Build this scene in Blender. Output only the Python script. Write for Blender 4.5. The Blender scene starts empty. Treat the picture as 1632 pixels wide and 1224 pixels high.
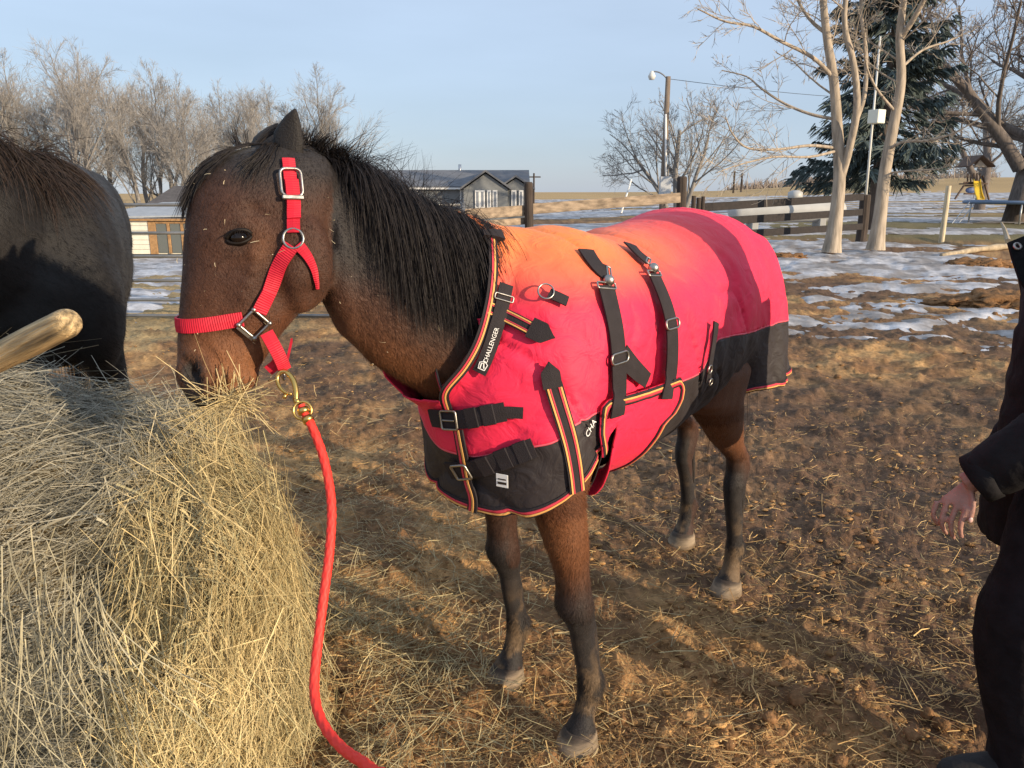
import bpy, bmesh, math, random
import numpy as np
from mathutils import Vector, Matrix
from mathutils.bvhtree import BVHTree

# ------------------------------------------------------------------ camera, sky, sun, exposure
SC = bpy.context.scene
COL = SC.collection
rad = math.radians
W, H, FPX = 1632.0, 1224.0, 1225.0
PITCH = rad(14.1)
CAMZ = 1.60
cam_d = bpy.data.cameras.new('camera')
cam = bpy.data.objects.new('camera', cam_d)
COL.objects.link(cam)
cam.location = (0, 0, CAMZ)
cam.rotation_euler = (rad(90) - PITCH, 0, 0)
cam_d.sensor_width = 36.0
cam_d.lens = 36.0 * FPX / W
cam_d.clip_start = 0.05
cam_d.clip_end = 6000
SC.camera = cam

SUN_EL, SUN_TRAVEL = rad(13), (-0.809, 0.588)      # the light travels away from the camera and to the left
world = bpy.data.worlds.new('World')
SC.world = world
world.use_nodes = True
nt = world.node_tree
nt.nodes.clear()
wo = nt.nodes.new('ShaderNodeOutputWorld')
bg = nt.nodes.new('ShaderNodeBackground')
sky = nt.nodes.new('ShaderNodeTexSky')
sky.sky_type = 'NISHITA'
sky.sun_disc = False
sky.sun_elevation = SUN_EL
sky.sun_rotation = math.atan2(-SUN_TRAVEL[0], -SUN_TRAVEL[1])
sky.air_density = 1.0
sky.dust_density = 0.3
sky.ozone_density = 2.0
bg.inputs['Strength'].default_value = 0.15
# thin winter veil: a pale blue that deepens towards the horizon, all the way round
wt = nt.nodes.new('ShaderNodeTexCoord'); ws = nt.nodes.new('ShaderNodeSeparateXYZ'); nt.links.new(wt.outputs['Generated'], ws.inputs[0])
wr_ = nt.nodes.new('ShaderNodeValToRGB'); nt.links.new(ws.outputs['Z'], wr_.inputs[0])
wr_.color_ramp.elements[0].position = 0.0; wr_.color_ramp.elements[0].color = (1.66, 2.06, 2.78, 1)
wr_.color_ramp.elements[1].position = 0.42; wr_.color_ramp.elements[1].color = (2.75, 3.28, 4.10, 1)
wn = nt.nodes.new('ShaderNodeTexNoise'); wn.inputs['Scale'].default_value = 2.2; wn.inputs['Detail'].default_value = 5
wmp = nt.nodes.new('ShaderNodeMapping'); wmp.inputs['Scale'].default_value = (1, 1, 5); nt.links.new(wt.outputs['Generated'], wmp.inputs[0]); nt.links.new(wmp.outputs[0], wn.inputs['Vector'])
wm = nt.nodes.new('ShaderNodeMapRange'); wm.inputs['From Min'].default_value = .35; wm.inputs['From Max'].default_value = .75; wm.inputs['To Min'].default_value = .95; wm.inputs['To Max'].default_value = 1.12; nt.links.new(wn.outputs['Fac'], wm.inputs['Value'])
wv = nt.nodes.new('ShaderNodeVectorMath'); wv.operation = 'SCALE'; nt.links.new(wr_.outputs[0], wv.inputs[0]); nt.links.new(wm.outputs[0], wv.inputs['Scale'])
wx = nt.nodes.new('ShaderNodeMix'); wx.data_type = 'RGBA'; wx.inputs[0].default_value = .82; nt.links.new(sky.outputs[0], wx.inputs[6]); nt.links.new(wv.outputs[0], wx.inputs[7])
nt.links.new(wx.outputs[2], bg.inputs[0])
nt.links.new(bg.outputs[0], wo.inputs[0])

sd = bpy.data.lights.new('sun', 'SUN')
sun = bpy.data.objects.new('sun', sd)
COL.objects.link(sun)
sd.energy = 4.0
sd.angle = rad(0.53)
sd.color = (1.0, 0.81, 0.57)
_dir = Vector((SUN_TRAVEL[0] * math.cos(SUN_EL), SUN_TRAVEL[1] * math.cos(SUN_EL), -math.sin(SUN_EL)))
sun.rotation_euler = _dir.to_track_quat('-Z', 'Y').to_euler()
sun.location = (6, -8, 6)

vs = SC.view_settings
vs.view_transform = 'Standard'
vs.look = 'None'
vs.gamma = 1.0
vs.use_curve_mapping = False
vs.exposure = 0.68
SC.cycles.use_denoising = True
SC.cycles.max_bounces = 6
SC.cycles.transparent_max_bounces = 8

# ------------------------------------------------------------------ helpers
CP, SP = math.cos(PITCH), math.sin(PITCH)
CAM = np.array([0, 0, CAMZ]); RT = np.array([1., 0, 0]); FW = np.array([0, CP, -SP]); DN = np.array([0, -SP, -CP])

def at(px, py, D):
    return CAM + D * (FW + (px - 816) / FPX * RT + (py - 612) / FPX * DN)
def gp(px, py, z=0.0):
    r = FW + (px - 816) / FPX * RT + (py - 612) / FPX * DN
    return CAM + r * ((z - CAMZ) / r[2])
def aty(px, py, y):
    r = FW + (px - 816) / FPX * RT + (py - 612) / FPX * DN
    return CAM + r * (y / r[1])
def nrm(v):
    v = np.asarray(v, float); return v / (np.linalg.norm(v, axis=-1, keepdims=True) + 1e-12)

RNG = np.random.default_rng(7)

def _hash(ix, iy, iz, seed):
    h = (ix.astype(np.int64) * 374761393 + iy.astype(np.int64) * 668265263 + iz.astype(np.int64) * 2147483647 + seed * 974634599) & 0xffffffff
    h = ((h ^ (h >> 13)) * 1274126177) & 0xffffffff
    h = h ^ (h >> 16)
    return (h & 0xffff) / 65535.0
def vnoise(P, seed=0):
    P = np.asarray(P, float); i = np.floor(P); f = P - i; f = f * f * (3 - 2 * f); i = i.astype(np.int64)
    out = 0
    for dx in (0, 1):
        wx = f[:, 0] if dx else 1 - f[:, 0]
        for dy in (0, 1):
            wy = f[:, 1] if dy else 1 - f[:, 1]
            for dz in (0, 1):
                wz = f[:, 2] if dz else 1 - f[:, 2]
                out = out + wx * wy * wz * _hash(i[:, 0] + dx, i[:, 1] + dy, i[:, 2] + dz, seed)
    return out
def fbm(P, oct=4, seed=0, gain=0.5):
    P = np.asarray(P, float)
    s = 0; a = 1; t = 0
    for o in range(oct):
        s = s + a * vnoise(P * (2.03 ** o) + 17.3 * o, seed + o); t += a; a *= gain
    return s / t
def sstep(a, b, x):
    t = np.clip((x - a) / (b - a), 0, 1); return t * t * (3 - 2 * t)

def link(o, parent=None):
    COL.objects.link(o)
    if parent is not None: o.parent = parent
    return o
def mesh_np(name, V, F):
    V = np.ascontiguousarray(V, dtype=np.float32); me = bpy.data.meshes.new(name)
    if isinstance(F, np.ndarray) and F.ndim == 2:
        n, k = F.shape
        me.vertices.add(len(V)); me.vertices.foreach_set('co', V.ravel())
        me.loops.add(n * k); me.loops.foreach_set('vertex_index', np.ascontiguousarray(F, dtype=np.int32).ravel())
        me.polygons.add(n); me.polygons.foreach_set('loop_start', np.arange(0, n * k, k, dtype=np.int32))
        me.update(calc_edges=True)
    else:
        me.from_pydata([tuple(map(float, v)) for v in V], [], [tuple(int(i) for i in f) for f in F]); me.update()
    return me
def setcol(me, C):
    C = np.asarray(C, np.float32)
    if C.shape[1] == 3: C = np.hstack([C, np.ones((len(C), 1), np.float32)])
    a = me.color_attributes.new('Col', 'FLOAT_COLOR', 'POINT'); a.data.foreach_set('color', np.ascontiguousarray(C).ravel())
def part(name, V, F, mat, parent=None, smooth=False, col=None):
    me = mesh_np(name, V, F)
    if mat is not None: me.materials.append(mat)
    if smooth: me.polygons.foreach_set('use_smooth', np.ones(len(me.polygons), bool))
    if col is not None: setcol(me, col)
    return link(bpy.data.objects.new(name, me), parent)
def empty(name, loc=(0, 0, 0), label=None, cat=None, group=None, rz=0.0):
    o = bpy.data.objects.new(name, None); COL.objects.link(o)
    o.location = loc; o.rotation_euler = (0, 0, rz); o.empty_display_size = 0.1
    return tag(o, label, cat, group)
def tag(o, label=None, cat=None, group=None, kind=None):
    if label: o['label'] = label
    if cat: o['category'] = cat
    if group: o['group'] = group
    if kind: o['kind'] = kind
    return o
def wpart(name, V, F, mat, parent, **k):
    """a part given in world coordinates under an unrotated Empty"""
    return part(name, np.asarray(V, float) - np.array(parent.location), F, mat, parent, **k)

class MB:
    """collects shapes of one part"""
    def __init__(s): s.V = []; s.F = []; s.n = 0
    def add(s, V, F):
        V = np.asarray(V, float); s.V.append(V); s.F += [tuple(int(i) + s.n for i in f) for f in F]; s.n += len(V); return s
    def get(s): return np.vstack(s.V), s.F

def boxvf(size, c=(0, 0, 0), bev=0.0, R=None):
    bm = bmesh.new(); bmesh.ops.create_cube(bm, size=1.0)
    bmesh.ops.scale(bm, vec=size, verts=bm.verts)
    if bev > 0: bmesh.ops.bevel(bm, geom=list(bm.edges), offset=bev, segments=1, affect='EDGES', profile=0.5)
    bm.verts.index_update()
    V = np.array([v.co[:] for v in bm.verts]); F = [[v.index for v in f.verts] for f in bm.faces]; bm.free()
    if R is not None: V = V @ np.asarray(R).T
    return V + np.asarray(c, float), F
def frame_from(x, up=(0, 0, 1)):
    x = nrm(x); y = nrm(np.cross(up, x)); z = np.cross(x, y); return np.stack([x, y, z], 1)
def beam(p, q, w, h, bev=0.0, up=(0, 0, 1)):
    p = np.asarray(p, float); q = np.asarray(q, float); R = frame_from(q - p, up)
    return boxvf((np.linalg.norm(q - p), w, h), (p + q) / 2, bev, R)
def tubevf(P, r, n=8, cap=True, flat=None):
    P = np.asarray(P, float); m = len(P); r = np.broadcast_to(np.asarray(r, float), (m,))
    T = np.zeros_like(P); T[1:-1] = P[2:] - P[:-2]; T[0] = P[1] - P[0]; T[-1] = P[-1] - P[-2]; T = nrm(T)
    a = np.array([0, 0, 1.]) if abs(T[0][2]) < .9 else np.array([1., 0, 0])
    U = np.zeros_like(P); u = nrm(np.cross(T[0], a))
    for i in range(m):
        u = nrm(u - T[i] * np.dot(u, T[i])); U[i] = u
    B = np.cross(T, U)
    ang = np.arange(n) * 2 * np.pi / n
    V = P[:, None, :] + r[:, None, None] * (np.cos(ang)[None, :, None] * U[:, None, :] + np.sin(ang)[None, :, None] * B[:, None, :])
    V = V.reshape(-1, 3); F = []
    for i in range(m - 1):
        for j in range(n):
            k = (j + 1) % n; F.append((i * n + j, i * n + k, (i + 1) * n + k, (i + 1) * n + j))
    if cap: F.append(tuple(range(n))[::-1]); F.append(tuple((m - 1) * n + j for j in range(n)))
    return V, F
def ringvf(c, nrmv, R, r, n=20, m=6, sx=1.0, sy=1.0, up=(0, 0, 1)):
    nv = nrm(nrmv); a = nrm(np.cross(up, nv)) if np.linalg.norm(np.cross(up, nv)) > 1e-3 else np.array([1., 0, 0]); b = np.cross(nv, a)
    V = []; F = []
    for i in range(n):
        t = 2 * np.pi * i / n; d = a * math.cos(t) * sx + b * math.sin(t) * sy
        for j in range(m):
            q = 2 * np.pi * j / m
            V.append(np.asarray(c) + d * R + (nrm(d) * math.cos(q) + nv * math.sin(q)) * r)
    for i in range(n):
        for j in range(m):
            F.append((i * m + j, ((i + 1) % n) * m + j, ((i + 1) % n) * m + (j + 1) % m, i * m + (j + 1) % m))
    return np.array(V), F
def loft(st, n=24):
    """st: list of (centre, a, b[, e]) with 3-D half axes a, b: one closed skin"""
    V = []; F = []; ang = np.arange(n) * 2 * np.pi / n
    for s in st:
        c, a, b = [np.asarray(q, float) for q in s[:3]]; e = s[3] if len(s) > 3 else 2.0
        ca, sa = np.cos(ang), np.sin(ang)
        x = np.sign(ca) * np.abs(ca) ** (2 / e); y = np.sign(sa) * np.abs(sa) ** (2 / e)
        V.append(c + x[:, None] * a + y[:, None] * b)
    m = len(st); V.append(np.array([st[0][0], st[-1][0]], float))
    for i in range(m - 1):
        for j in range(n):
            k = (j + 1) % n; F.append((i * n + j, i * n + k, (i + 1) * n + k, (i + 1) * n + j))
    for j in range(n):
        k = (j + 1) % n; F.append((m * n, k, j)); F.append((m * n + 1, (m - 1) * n + j, (m - 1) * n + k))
    return np.vstack(V), F
def ellvf(c, r, R=None, n=16, m=10):
    st = []
    for i in range(m):
        t = -math.pi / 2 + math.pi * (i + .5) / m
        st.append(((0, 0, math.sin(t)), (math.cos(t), 0, 0), (0, math.cos(t), 0)))
    V, F = loft(st, n); V = V * np.asarray(r, float)
    if R is not None: V = V @ np.asarray(R).T
    return V + np.asarray(c, float), F
def catmull(P, k=6):
    P = np.asarray(P, float); Q = np.vstack([2 * P[0] - P[1], P, 2 * P[-1] - P[-2]]); out = []
    for i in range(1, len(Q) - 2):
        p0, p1, p2, p3 = Q[i - 1:i + 3]
        for t in np.arange(k) / k:
            out.append(.5 * (2 * p1 + (p2 - p0) * t + (2 * p0 - 5 * p1 + 4 * p2 - p3) * t * t + (3 * p1 - p0 - 3 * p2 + p3) * t ** 3))
    out.append(P[-1]); return np.array(out)
def fuse(parts, voxel, it=4, fac=0.5):
    """joins overlapping closed skins into one continuous surface; returns V, quads"""
    mb = MB()
    for p in parts: mb.add(*p)
    me = mesh_np('fuse', *mb.get()); o = bpy.data.objects.new('fuse', me); COL.objects.link(o)
    # all skins must face outwards
    bm = bmesh.new(); bm.from_mesh(me); bmesh.ops.recalc_face_normals(bm, faces=bm.faces); bm.to_mesh(me); bm.free()
    m = o.modifiers.new('r', 'REMESH'); m.mode = 'VOXEL'; m.voxel_size = voxel; m.adaptivity = 0
    if it:
        s = o.modifiers.new('s', 'SMOOTH'); s.factor = fac; s.iterations = it
    dg = bpy.context.evaluated_depsgraph_get(); ev = o.evaluated_get(dg); em = ev.to_mesh()
    V = np.zeros(len(em.vertices) * 3, np.float32); em.vertices.foreach_get('co', V); V = V.reshape(-1, 3).astype(float)
    F = np.zeros(len(em.polygons) * 4, np.int32); em.polygons.foreach_get('vertices', F); F = F.reshape(-1, 4)
    ev.to_mesh_clear(); bpy.data.objects.remove(o); bpy.data.meshes.remove(me)
    return V, F
def vnormals(V, F):
    F = np.asarray(F); a = V[F[:, 1]] - V[F[:, 0]]; b = V[F[:, 2]] - V[F[:, 0]]; fn = np.cross(a, b)
    N = np.zeros_like(V)
    for k in range(F.shape[1]): np.add.at(N, F[:, k], fn)
    return nrm(N)
def tris(F):
    return np.vstack([F[:, [0, 1, 2]], F[:, [0, 2, 3]]])
def clip(V, T, f, extra=()):
    """keeps the side f >= 0 of a triangle mesh, cutting the triangles on the line f = 0"""
    f = f + 1e-9; ins = f > 0; cnt = ins[T].sum(1); keep = T[cnt == 3]; new_e = {}; nV = []; nT = []; base = len(V); src = []
    def ev(i, j):
        key = (i, j) if i < j else (j, i)
        if key not in new_e:
            t = f[key[0]] / (f[key[0]] - f[key[1]]); new_e[key] = base + len(src); src.append((key[0], key[1], t))
        return new_e[key]
    for tri in T[(cnt == 1) | (cnt == 2)]:
        poly = []
        for k in range(3):
            i, j = int(tri[k]), int(tri[(k + 1) % 3])
            if ins[i]: poly.append(i)
            if ins[i] != ins[j]: poly.append(ev(i, j))
        for k in range(1, len(poly) - 1): nT.append((poly[0], poly[k], poly[k + 1]))
    if src:
        s = np.array(src); i, j, t = s[:, 0].astype(int), s[:, 1].astype(int), s[:, 2:3]
        V2 = np.vstack([V, V[i] * (1 - t) + V[j] * t])
        ex = [np.concatenate([e, e[i] * (1 - t[:, 0]) + e[j] * t[:, 0]]) if e.ndim == 1 else np.vstack([e, e[i] * (1 - t) + e[j] * t]) for e in extra]
        T2 = np.vstack([keep, np.array(nT)])
    else: V2, T2, ex = V, keep, list(extra)
    used = np.unique(T2); mp = np.full(len(V2), -1); mp[used] = np.arange(len(used))
    return V2[used], mp[T2], [e[used] for e in ex]
def ribbons(P, w, side=None, taper=0.35, rng=RNG):
    """P (N,S,3) strand points -> flat ribbon quads; w (N,) widths"""
    N, S, _ = P.shape; T = np.zeros_like(P); T[:, 1:-1] = P[:, 2:] - P[:, :-2]; T[:, 0] = P[:, 1] - P[:, 0]; T[:, -1] = P[:, -1] - P[:, -2]
    if side is None: side = rng.normal(size=(N, 1, 3))
    Sd = nrm(np.cross(nrm(T), side)); w = np.broadcast_to(w, (N,))
    prof = 1 - (1 - taper) * np.linspace(0, 1, S) ** 2
    off = Sd * (w[:, None, None] * .5 * prof[None, :, None])
    V = np.stack([P - off, P + off], 2).reshape(-1, 3)
    b = (np.arange(N) * S * 2)[:, None] + (np.arange(S - 1) * 2)[None, :]
    F = np.stack([b, b + 1, b + 3, b + 2], -1).reshape(-1, 4)
    return V, F
def bvh(V, F):
    return BVHTree.FromPolygons([tuple(v) for v in V], [tuple(int(i) for i in f) for f in F])
def hit(tree, px, py):
    r = nrm(FW + (px - 816) / FPX * RT + (py - 612) / FPX * DN)
    p, n, i, d = tree.ray_cast(Vector(CAM), Vector(r))
    if p is None: return None
    n = np.array(n)
    if np.dot(n, r) > 0: n = -n
    return np.array(p), n

# ------------------------------------------------------------------ materials
def mat(name, color=(.5, .5, .5), rough=.7, metal=0., col_attr=False, var=0.0, vscale=8., bump=0., bscale=60., spec=.5, sheen=0., detail=4., mul=None, aniso=(1, 1, 1), coat=0.):
    m = bpy.data.materials.new(name); m.use_nodes = True; N = m.node_tree.nodes; L = m.node_tree.links
    b = N['Principled BSDF']; b.inputs['Roughness'].default_value = rough; b.inputs['Metallic'].default_value = metal
    b.inputs['Specular IOR Level'].default_value = spec
    if sheen: b.inputs['Sheen Weight'].default_value = sheen; b.inputs['Sheen Roughness'].default_value = .4
    if coat: b.inputs['Coat Weight'].default_value = coat; b.inputs['Coat Roughness'].default_value = .05
    tc = N.new('ShaderNodeTexCoord'); mp = N.new('ShaderNodeMapping'); L.new(tc.outputs['Object'], mp.inputs[0]); mp.inputs['Scale'].default_value = aniso
    if col_attr:
        a = N.new('ShaderNodeAttribute'); a.attribute_name = 'Col'; src = a.outputs['Color']
    else:
        c = N.new('ShaderNodeRGB'); c.outputs[0].default_value = (*color, 1); src = c.outputs[0]
    if var > 0:
        n = N.new('ShaderNodeTexNoise'); n.inputs['Scale'].default_value = vscale; n.inputs['Detail'].default_value = detail; L.new(mp.outputs[0], n.inputs['Vector'])
        r = N.new('ShaderNodeMapRange'); r.inputs['From Min'].default_value = .3; r.inputs['From Max'].default_value = .7
        r.inputs['To Min'].default_value = 1 - var; r.inputs['To Max'].default_value = 1 + var; L.new(n.outputs['Fac'], r.inputs['Value'])
        x = N.new('ShaderNodeVectorMath'); x.operation = 'SCALE'; L.new(src, x.inputs[0]); L.new(r.outputs[0], x.inputs['Scale']); src = x.outputs[0]
    L.new(src, b.inputs['Base Color'])
    if bump > 0:
        n2 = N.new('ShaderNodeTexNoise'); n2.inputs['Scale'].default_value = bscale; n2.inputs['Detail'].default_value = 5; L.new(mp.outputs[0], n2.inputs['Vector'])
        bp = N.new('ShaderNodeBump'); bp.inputs['Strength'].default_value = bump; bp.inputs['Distance'].default_value = .01
        L.new(n2.outputs['Fac'], bp.inputs['Height']); L.new(bp.outputs[0], b.inputs['Normal'])
    return m
def weave(m, scale, strength=.25, axis='Z', dist=.001):
    """adds fine ribs (webbing) to a material's bump"""
    N = m.node_tree.nodes; L = m.node_tree.links; b = N['Principled BSDF']
    tc = N.new('ShaderNodeTexCoord'); w = N.new('ShaderNodeTexWave'); w.bands_direction = axis; w.inputs['Scale'].default_value = scale
    L.new(tc.outputs['Object'], w.inputs[0]); bp = N.new('ShaderNodeBump'); bp.inputs['Strength'].default_value = strength; bp.inputs['Distance'].default_value = dist
    L.new(w.outputs['Fac'], bp.inputs['Height']); L.new(bp.outputs[0], b.inputs['Normal']); return m
# ------------------------------------------------------------------ terrain, snow, litter
def terrain(x, y):
    x = np.asarray(x, float); y = np.asarray(y, float); r = np.hypot(x, y); q = x / np.maximum(y, 1.0); q = np.where(y < 1, np.where(x < 0, -9, 9), q)
    z = -2.3 * sstep(14, 48, r) * (1 - sstep(-.40, -.14, q))
    z = z - .45 * sstep(18, 55, r) * sstep(-.35, -.15, q) * (1 - sstep(.05, .3, q))
    z = z + 8.5 * sstep(70, 520, r) * sstep(.12, .6, q)
    return z
def ground_z(x, y):
    """height with ruts and clods near the camera"""
    x = np.asarray(x, float); y = np.asarray(y, float); r = np.hypot(x, y); P = np.stack([x, y, 0 * x], 1)
    k = 1 - sstep(8, 30, r)
    z = terrain(x, y) + (fbm(P * .9, 3, 3) - .5) * .10 * (.35 + .65 * sstep(3, 7, r)) * (1 - .6 * sstep(25, 60, r))
    n2 = fbm(P * 5.5, 4, 11); z = z + (n2 - .5) * .075 * k
    n3 = fbm(P * 19., 3, 21); z = z + (np.clip(n3 - .45, 0, 1)) * .085 * k * sstep(.38, .62, n2)
    n4 = fbm(P * 55., 2, 31); z = z + (n4 - .5) * .02 * (1 - sstep(4, 9, r))
    return z
def polar(r, th):
    R, T = np.meshgrid(r, th, indexing='ij'); x = (R * np.sin(T)).ravel(); y = (R * np.cos(T)).ravel()
    n, m = len(r), len(th); i = np.arange(n - 1)[:, None] * m + np.arange(m - 1)[None, :]
    return x, y, np.stack([i, i + 1, i + m + 1, i + m], -1).reshape(-1, 4)[:, ::-1]
th = np.concatenate([np.linspace(-math.pi, -.75, 40)[:-1], np.linspace(-.74, .71, 590), np.linspace(.72, math.pi, 40)[1:]])
r1 = 0.9 * np.exp(np.arange(0, 320) * .0094)
r2 = r1[-1] * np.exp(np.arange(1, 75) * .058)
rr = np.concatenate([[.02, .3, .6], r1, r2])
gx, gy, gF = polar(rr, th)
gz = ground_z(gx, gy)
gr = np.hypot(gx, gy); gq = gx / np.maximum(gy, 1)
P2 = np.stack([gx, gy, 0 * gx], 1)
mud_a = np.array([.215, .115, .052]); mud_b = np.array([.46, .265, .108]); mud_c = np.array([.095, .056, .036])
na = fbm(P2 * 3.1, 4, 41)[:, None]; nb = fbm(P2 * .55, 3, 51)[:, None]; nc = fbm(P2 * 24, 3, 61)[:, None]
C = mud_a + (mud_b - mud_a) * sstep(.42, .68, na) * .9
C = C + (mud_c - C) * sstep(.46, .66, nb) * .8
C = C * (.40 + 1.2 * nc)
tan_g = np.array([.33, .235, .115]); lawn = np.array([.17, .14, .065]); field = np.array([.42, .28, .125])
wr = (sstep(26, 33, gr + 5 * (fbm(P2 * .15, 2, 71) - .5)) * sstep(.2, .3, gq))[:, None]
C = C * (1 - wr) + lawn * (.7 + .6 * na) * wr
wl = (sstep(8.6, 9.6, gr + 2 * (na[:, 0] - .5)) * (1 - sstep(-.34, -.22, gq)))[:, None]
C = C * (1 - wl) + tan_g * (.6 + .8 * na) * wl
wf = sstep(48, 75, gr)[:, None]
C = C * (1 - wf) + field * (.75 + .5 * fbm(P2 * .03, 3, 81)[:, None]) * wf
M_ground = mat('mud', rough=.95, col_attr=True, var=.35, vscale=30, bump=.7, bscale=90, spec=.25)
g = part('ground', np.stack([gx, gy, gz], 1), gF, M_ground, smooth=True, col=C)
tag(g, kind='structure')

# melting snow: a sheet that comes out of the ground where it is deep enough
def snow_depth(x, y):
    P = np.stack([x, y, 0 * x], 1); r = np.hypot(x, y); q = x / np.maximum(y, 1)
    n = .6 * fbm(P * np.array([.30, .55, 1]), 3, 101) + .4 * fbm(P * np.array([1.5, 2.6, 1]), 4, 111)
    thr = .74 - .12 * sstep(5.0, 8.5, r) - .112 * sstep(8.0, 12.5, r)
    far_n = .75 * fbm(P * np.array([.05, .22, 1]), 3, 103) + .25 * n; k_ = sstep(25, 31, r); n = n * (1 - k_) + far_n * k_; thr = thr * (1 - k_) + .545 * k_
    thr = thr + .10 * (1 - sstep(-.15, .02, q)) * (r < 30) - .17 * (1 - sstep(-.3, -.2, q)) * sstep(10.5, 12, r) * (1 - sstep(22, 30, r))
    d = np.clip((n - thr) * .55, -.05, .05) + (fbm(P * 7, 4, 121) - .5) * .055 * (1 - sstep(25, 60, r))
    return d - .05 * sstep(130, 200, r)
sr = 3.2 * np.exp(np.arange(0, 275) * .015); sth = np.linspace(-.72, .70, 480)
sx, sy, sF = polar(sr, sth)
srr = np.hypot(sx, sy); dep = snow_depth(sx, sy)
sz = terrain(sx, sy) + (fbm(np.stack([sx, sy, 0 * sx], 1) * .9, 3, 3) - .5) * .10 * (.35 + .65 * sstep(3, 7, srr)) * (1 - .6 * sstep(25, 60, srr)) + dep + .012 + .0012 * np.clip(srr - 15, 0, 60)
lowc = dep < -.028
keepF = ~(lowc[sF].all(1)); sF = sF[keepF]
used = np.unique(sF); mp_ = np.full(len(sx), -1); mp_[used] = np.arange(len(used))
sV = np.stack([sx, sy, sz], 1)[used]
dirt = fbm(sV * np.array([2.2, 3.5, 1]), 4, 131)[:, None]
sC = np.array([.52, .51, .52]) * (1 - .7 * sstep(.36, .64, dirt)) + np.array([.11, .08, .055]) * sstep(.36, .64, dirt) * .7
M_snow = mat('snow', rough=.6, col_attr=True, var=.3, vscale=7, bump=.8, bscale=22, spec=.4, detail=8)
s = part('snow_patches', sV, mp_[sF], M_snow, smooth=True, col=sC); tag(s, kind='structure')

# a lumpy clod
def clod(seed, sub=3):
    bm = bmesh.new(); bmesh.ops.create_icosphere(bm, subdivisions=sub, radius=1.0); bm.verts.index_update()
    V = np.array([v.co[:] for v in bm.verts]); F = np.array([[v.index for v in f.verts] for f in bm.faces]); bm.free()
    d = fbm(V * 1.3 + seed * 3.1, 3, seed); d2 = fbm(V * 3.6 + seed, 2, seed + 5)
    return V * (.55 + .7 * d + .35 * (d2 - .5))[:, None], F
CL = [clod(s_) for s_ in range(6)]
CL1 = [clod(s_, 2) for s_ in range(10, 16)]; CL0 = [clod(s_, 1) for s_ in range(20, 26)]
def scatter_xy(n, y0, y1, rng, half=.70):
    """even in picture area along the ground, i.e. denser near the camera"""
    t = rng.random(n); y = 1 / (1 / y0 + t * (1 / y1 - 1 / y0)); x = (rng.random(n) * 2 - 1) * half * y; return x, y
M_clod = mat('dung', rough=.95, col_attr=True, var=.35, vscale=40, bump=.6, bscale=120, spec=.2)
rng = np.random.default_rng(11)
cx, cy = scatter_xy(14000, 1.35, 9.0, rng)
keep = fbm(np.stack([cx, cy, 0 * cx], 1) * 2.1, 3, 141) > .42
cx, cy = cx[keep], cy[keep]; cz = ground_z(cx, cy)
Vs, Fs, Cs, nn = [], [], [], 0
for i in range(len(cx)):
    s_ = .004 + .017 * rng.random() ** 4; V, F = (CL1 if s_ > .012 else CL0)[i % 6]; a = rng.random() * 6.28
    R = np.array([[math.cos(a), -math.sin(a), 0], [math.sin(a), math.cos(a), 0], [0, 0, 1]])
    Vs.append(V @ R.T * s_ * np.array([1.2, .85, .42]) + np.array([cx[i], cy[i], cz[i] + s_ * .2])); Fs.append(F + nn); nn += len(V)
    c = mud_a + (mud_b - mud_a) * rng.random() ** 1.6; Cs.append(np.tile(c * (.6 + .6 * rng.random()), (len(V), 1)))
o = part('dung_crumbs', np.vstack(Vs), np.vstack(Fs), M_clod, smooth=False, col=np.vstack(Cs)); tag(o, 'brown crumbs of trampled dung and mud across the corral', 'dung', kind='stuff')

# loose straw on the mud
M_straw = mat('straw', rough=.75, col_attr=True, var=.2, vscale=30, spec=.3)
def litter(n, x, y, lmin, lmax, wmin, wmax, rng, lift=.012, tilt=.18, pal=None):
    L = lmin + (lmax - lmin) * rng.random(n) ** 1.8; a = rng.random(n) * 6.283; b = rng.normal(size=n) * tilt
    d = np.stack([np.cos(a) * np.cos(b), np.sin(a) * np.cos(b), np.sin(b)], 1); bend = rng.normal(size=(n, 3)) * (.16 * L)[:, None]
    c = np.stack([x, y, ground_z(x, y) + .004 + lift * rng.random(n) + .5 * L * np.abs(np.sin(b)) * .6], 1)
    P = np.stack([c - d * L[:, None] / 2, c + bend * .3, c + d * L[:, None] / 2], 1)
    V, F = ribbons(P, wmin + (wmax - wmin) * rng.random(n) ** 2, side=np.array([0, 0, 1.]) + rng.normal(size=(n, 1, 3)) * .5, taper=.7, rng=rng)
    t = rng.random((n, 1)); c0, c1 = pal if pal else (np.array([.30, .165, .062]), np.array([.76, .51, .21]))
    C = c0 + (c1 - c0) * t ** 1.6; return V, F, np.repeat(C, 6, 0)
rng = np.random.default_rng(12)
x, y = scatter_xy(60000, 1.3, 11, rng)
k = fbm(np.stack([x, y, 0 * x], 1) * 1.6, 3, 151) + .25 * rng.random(len(x)) > .55
x, y = x[k], y[k]
V1, F1, C1 = litter(len(x), x, y, .008, .055, .0013, .0038, rng)
xa, ya = scatter_xy(5200, 1.3, 12, rng)
V2, F2, C2 = litter(len(xa), xa, ya, .05, .17, .0016, .0042, rng, lift=.02)
n1 = len(V1)
o = part('loose_straw', np.vstack([V1, V2]), np.vstack([F1, F2 + n1]), M_straw, col=np.vstack([C1, C2])); tag(o, 'short broken straw strewn over the brown mud', 'straw', kind='stuff')
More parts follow.
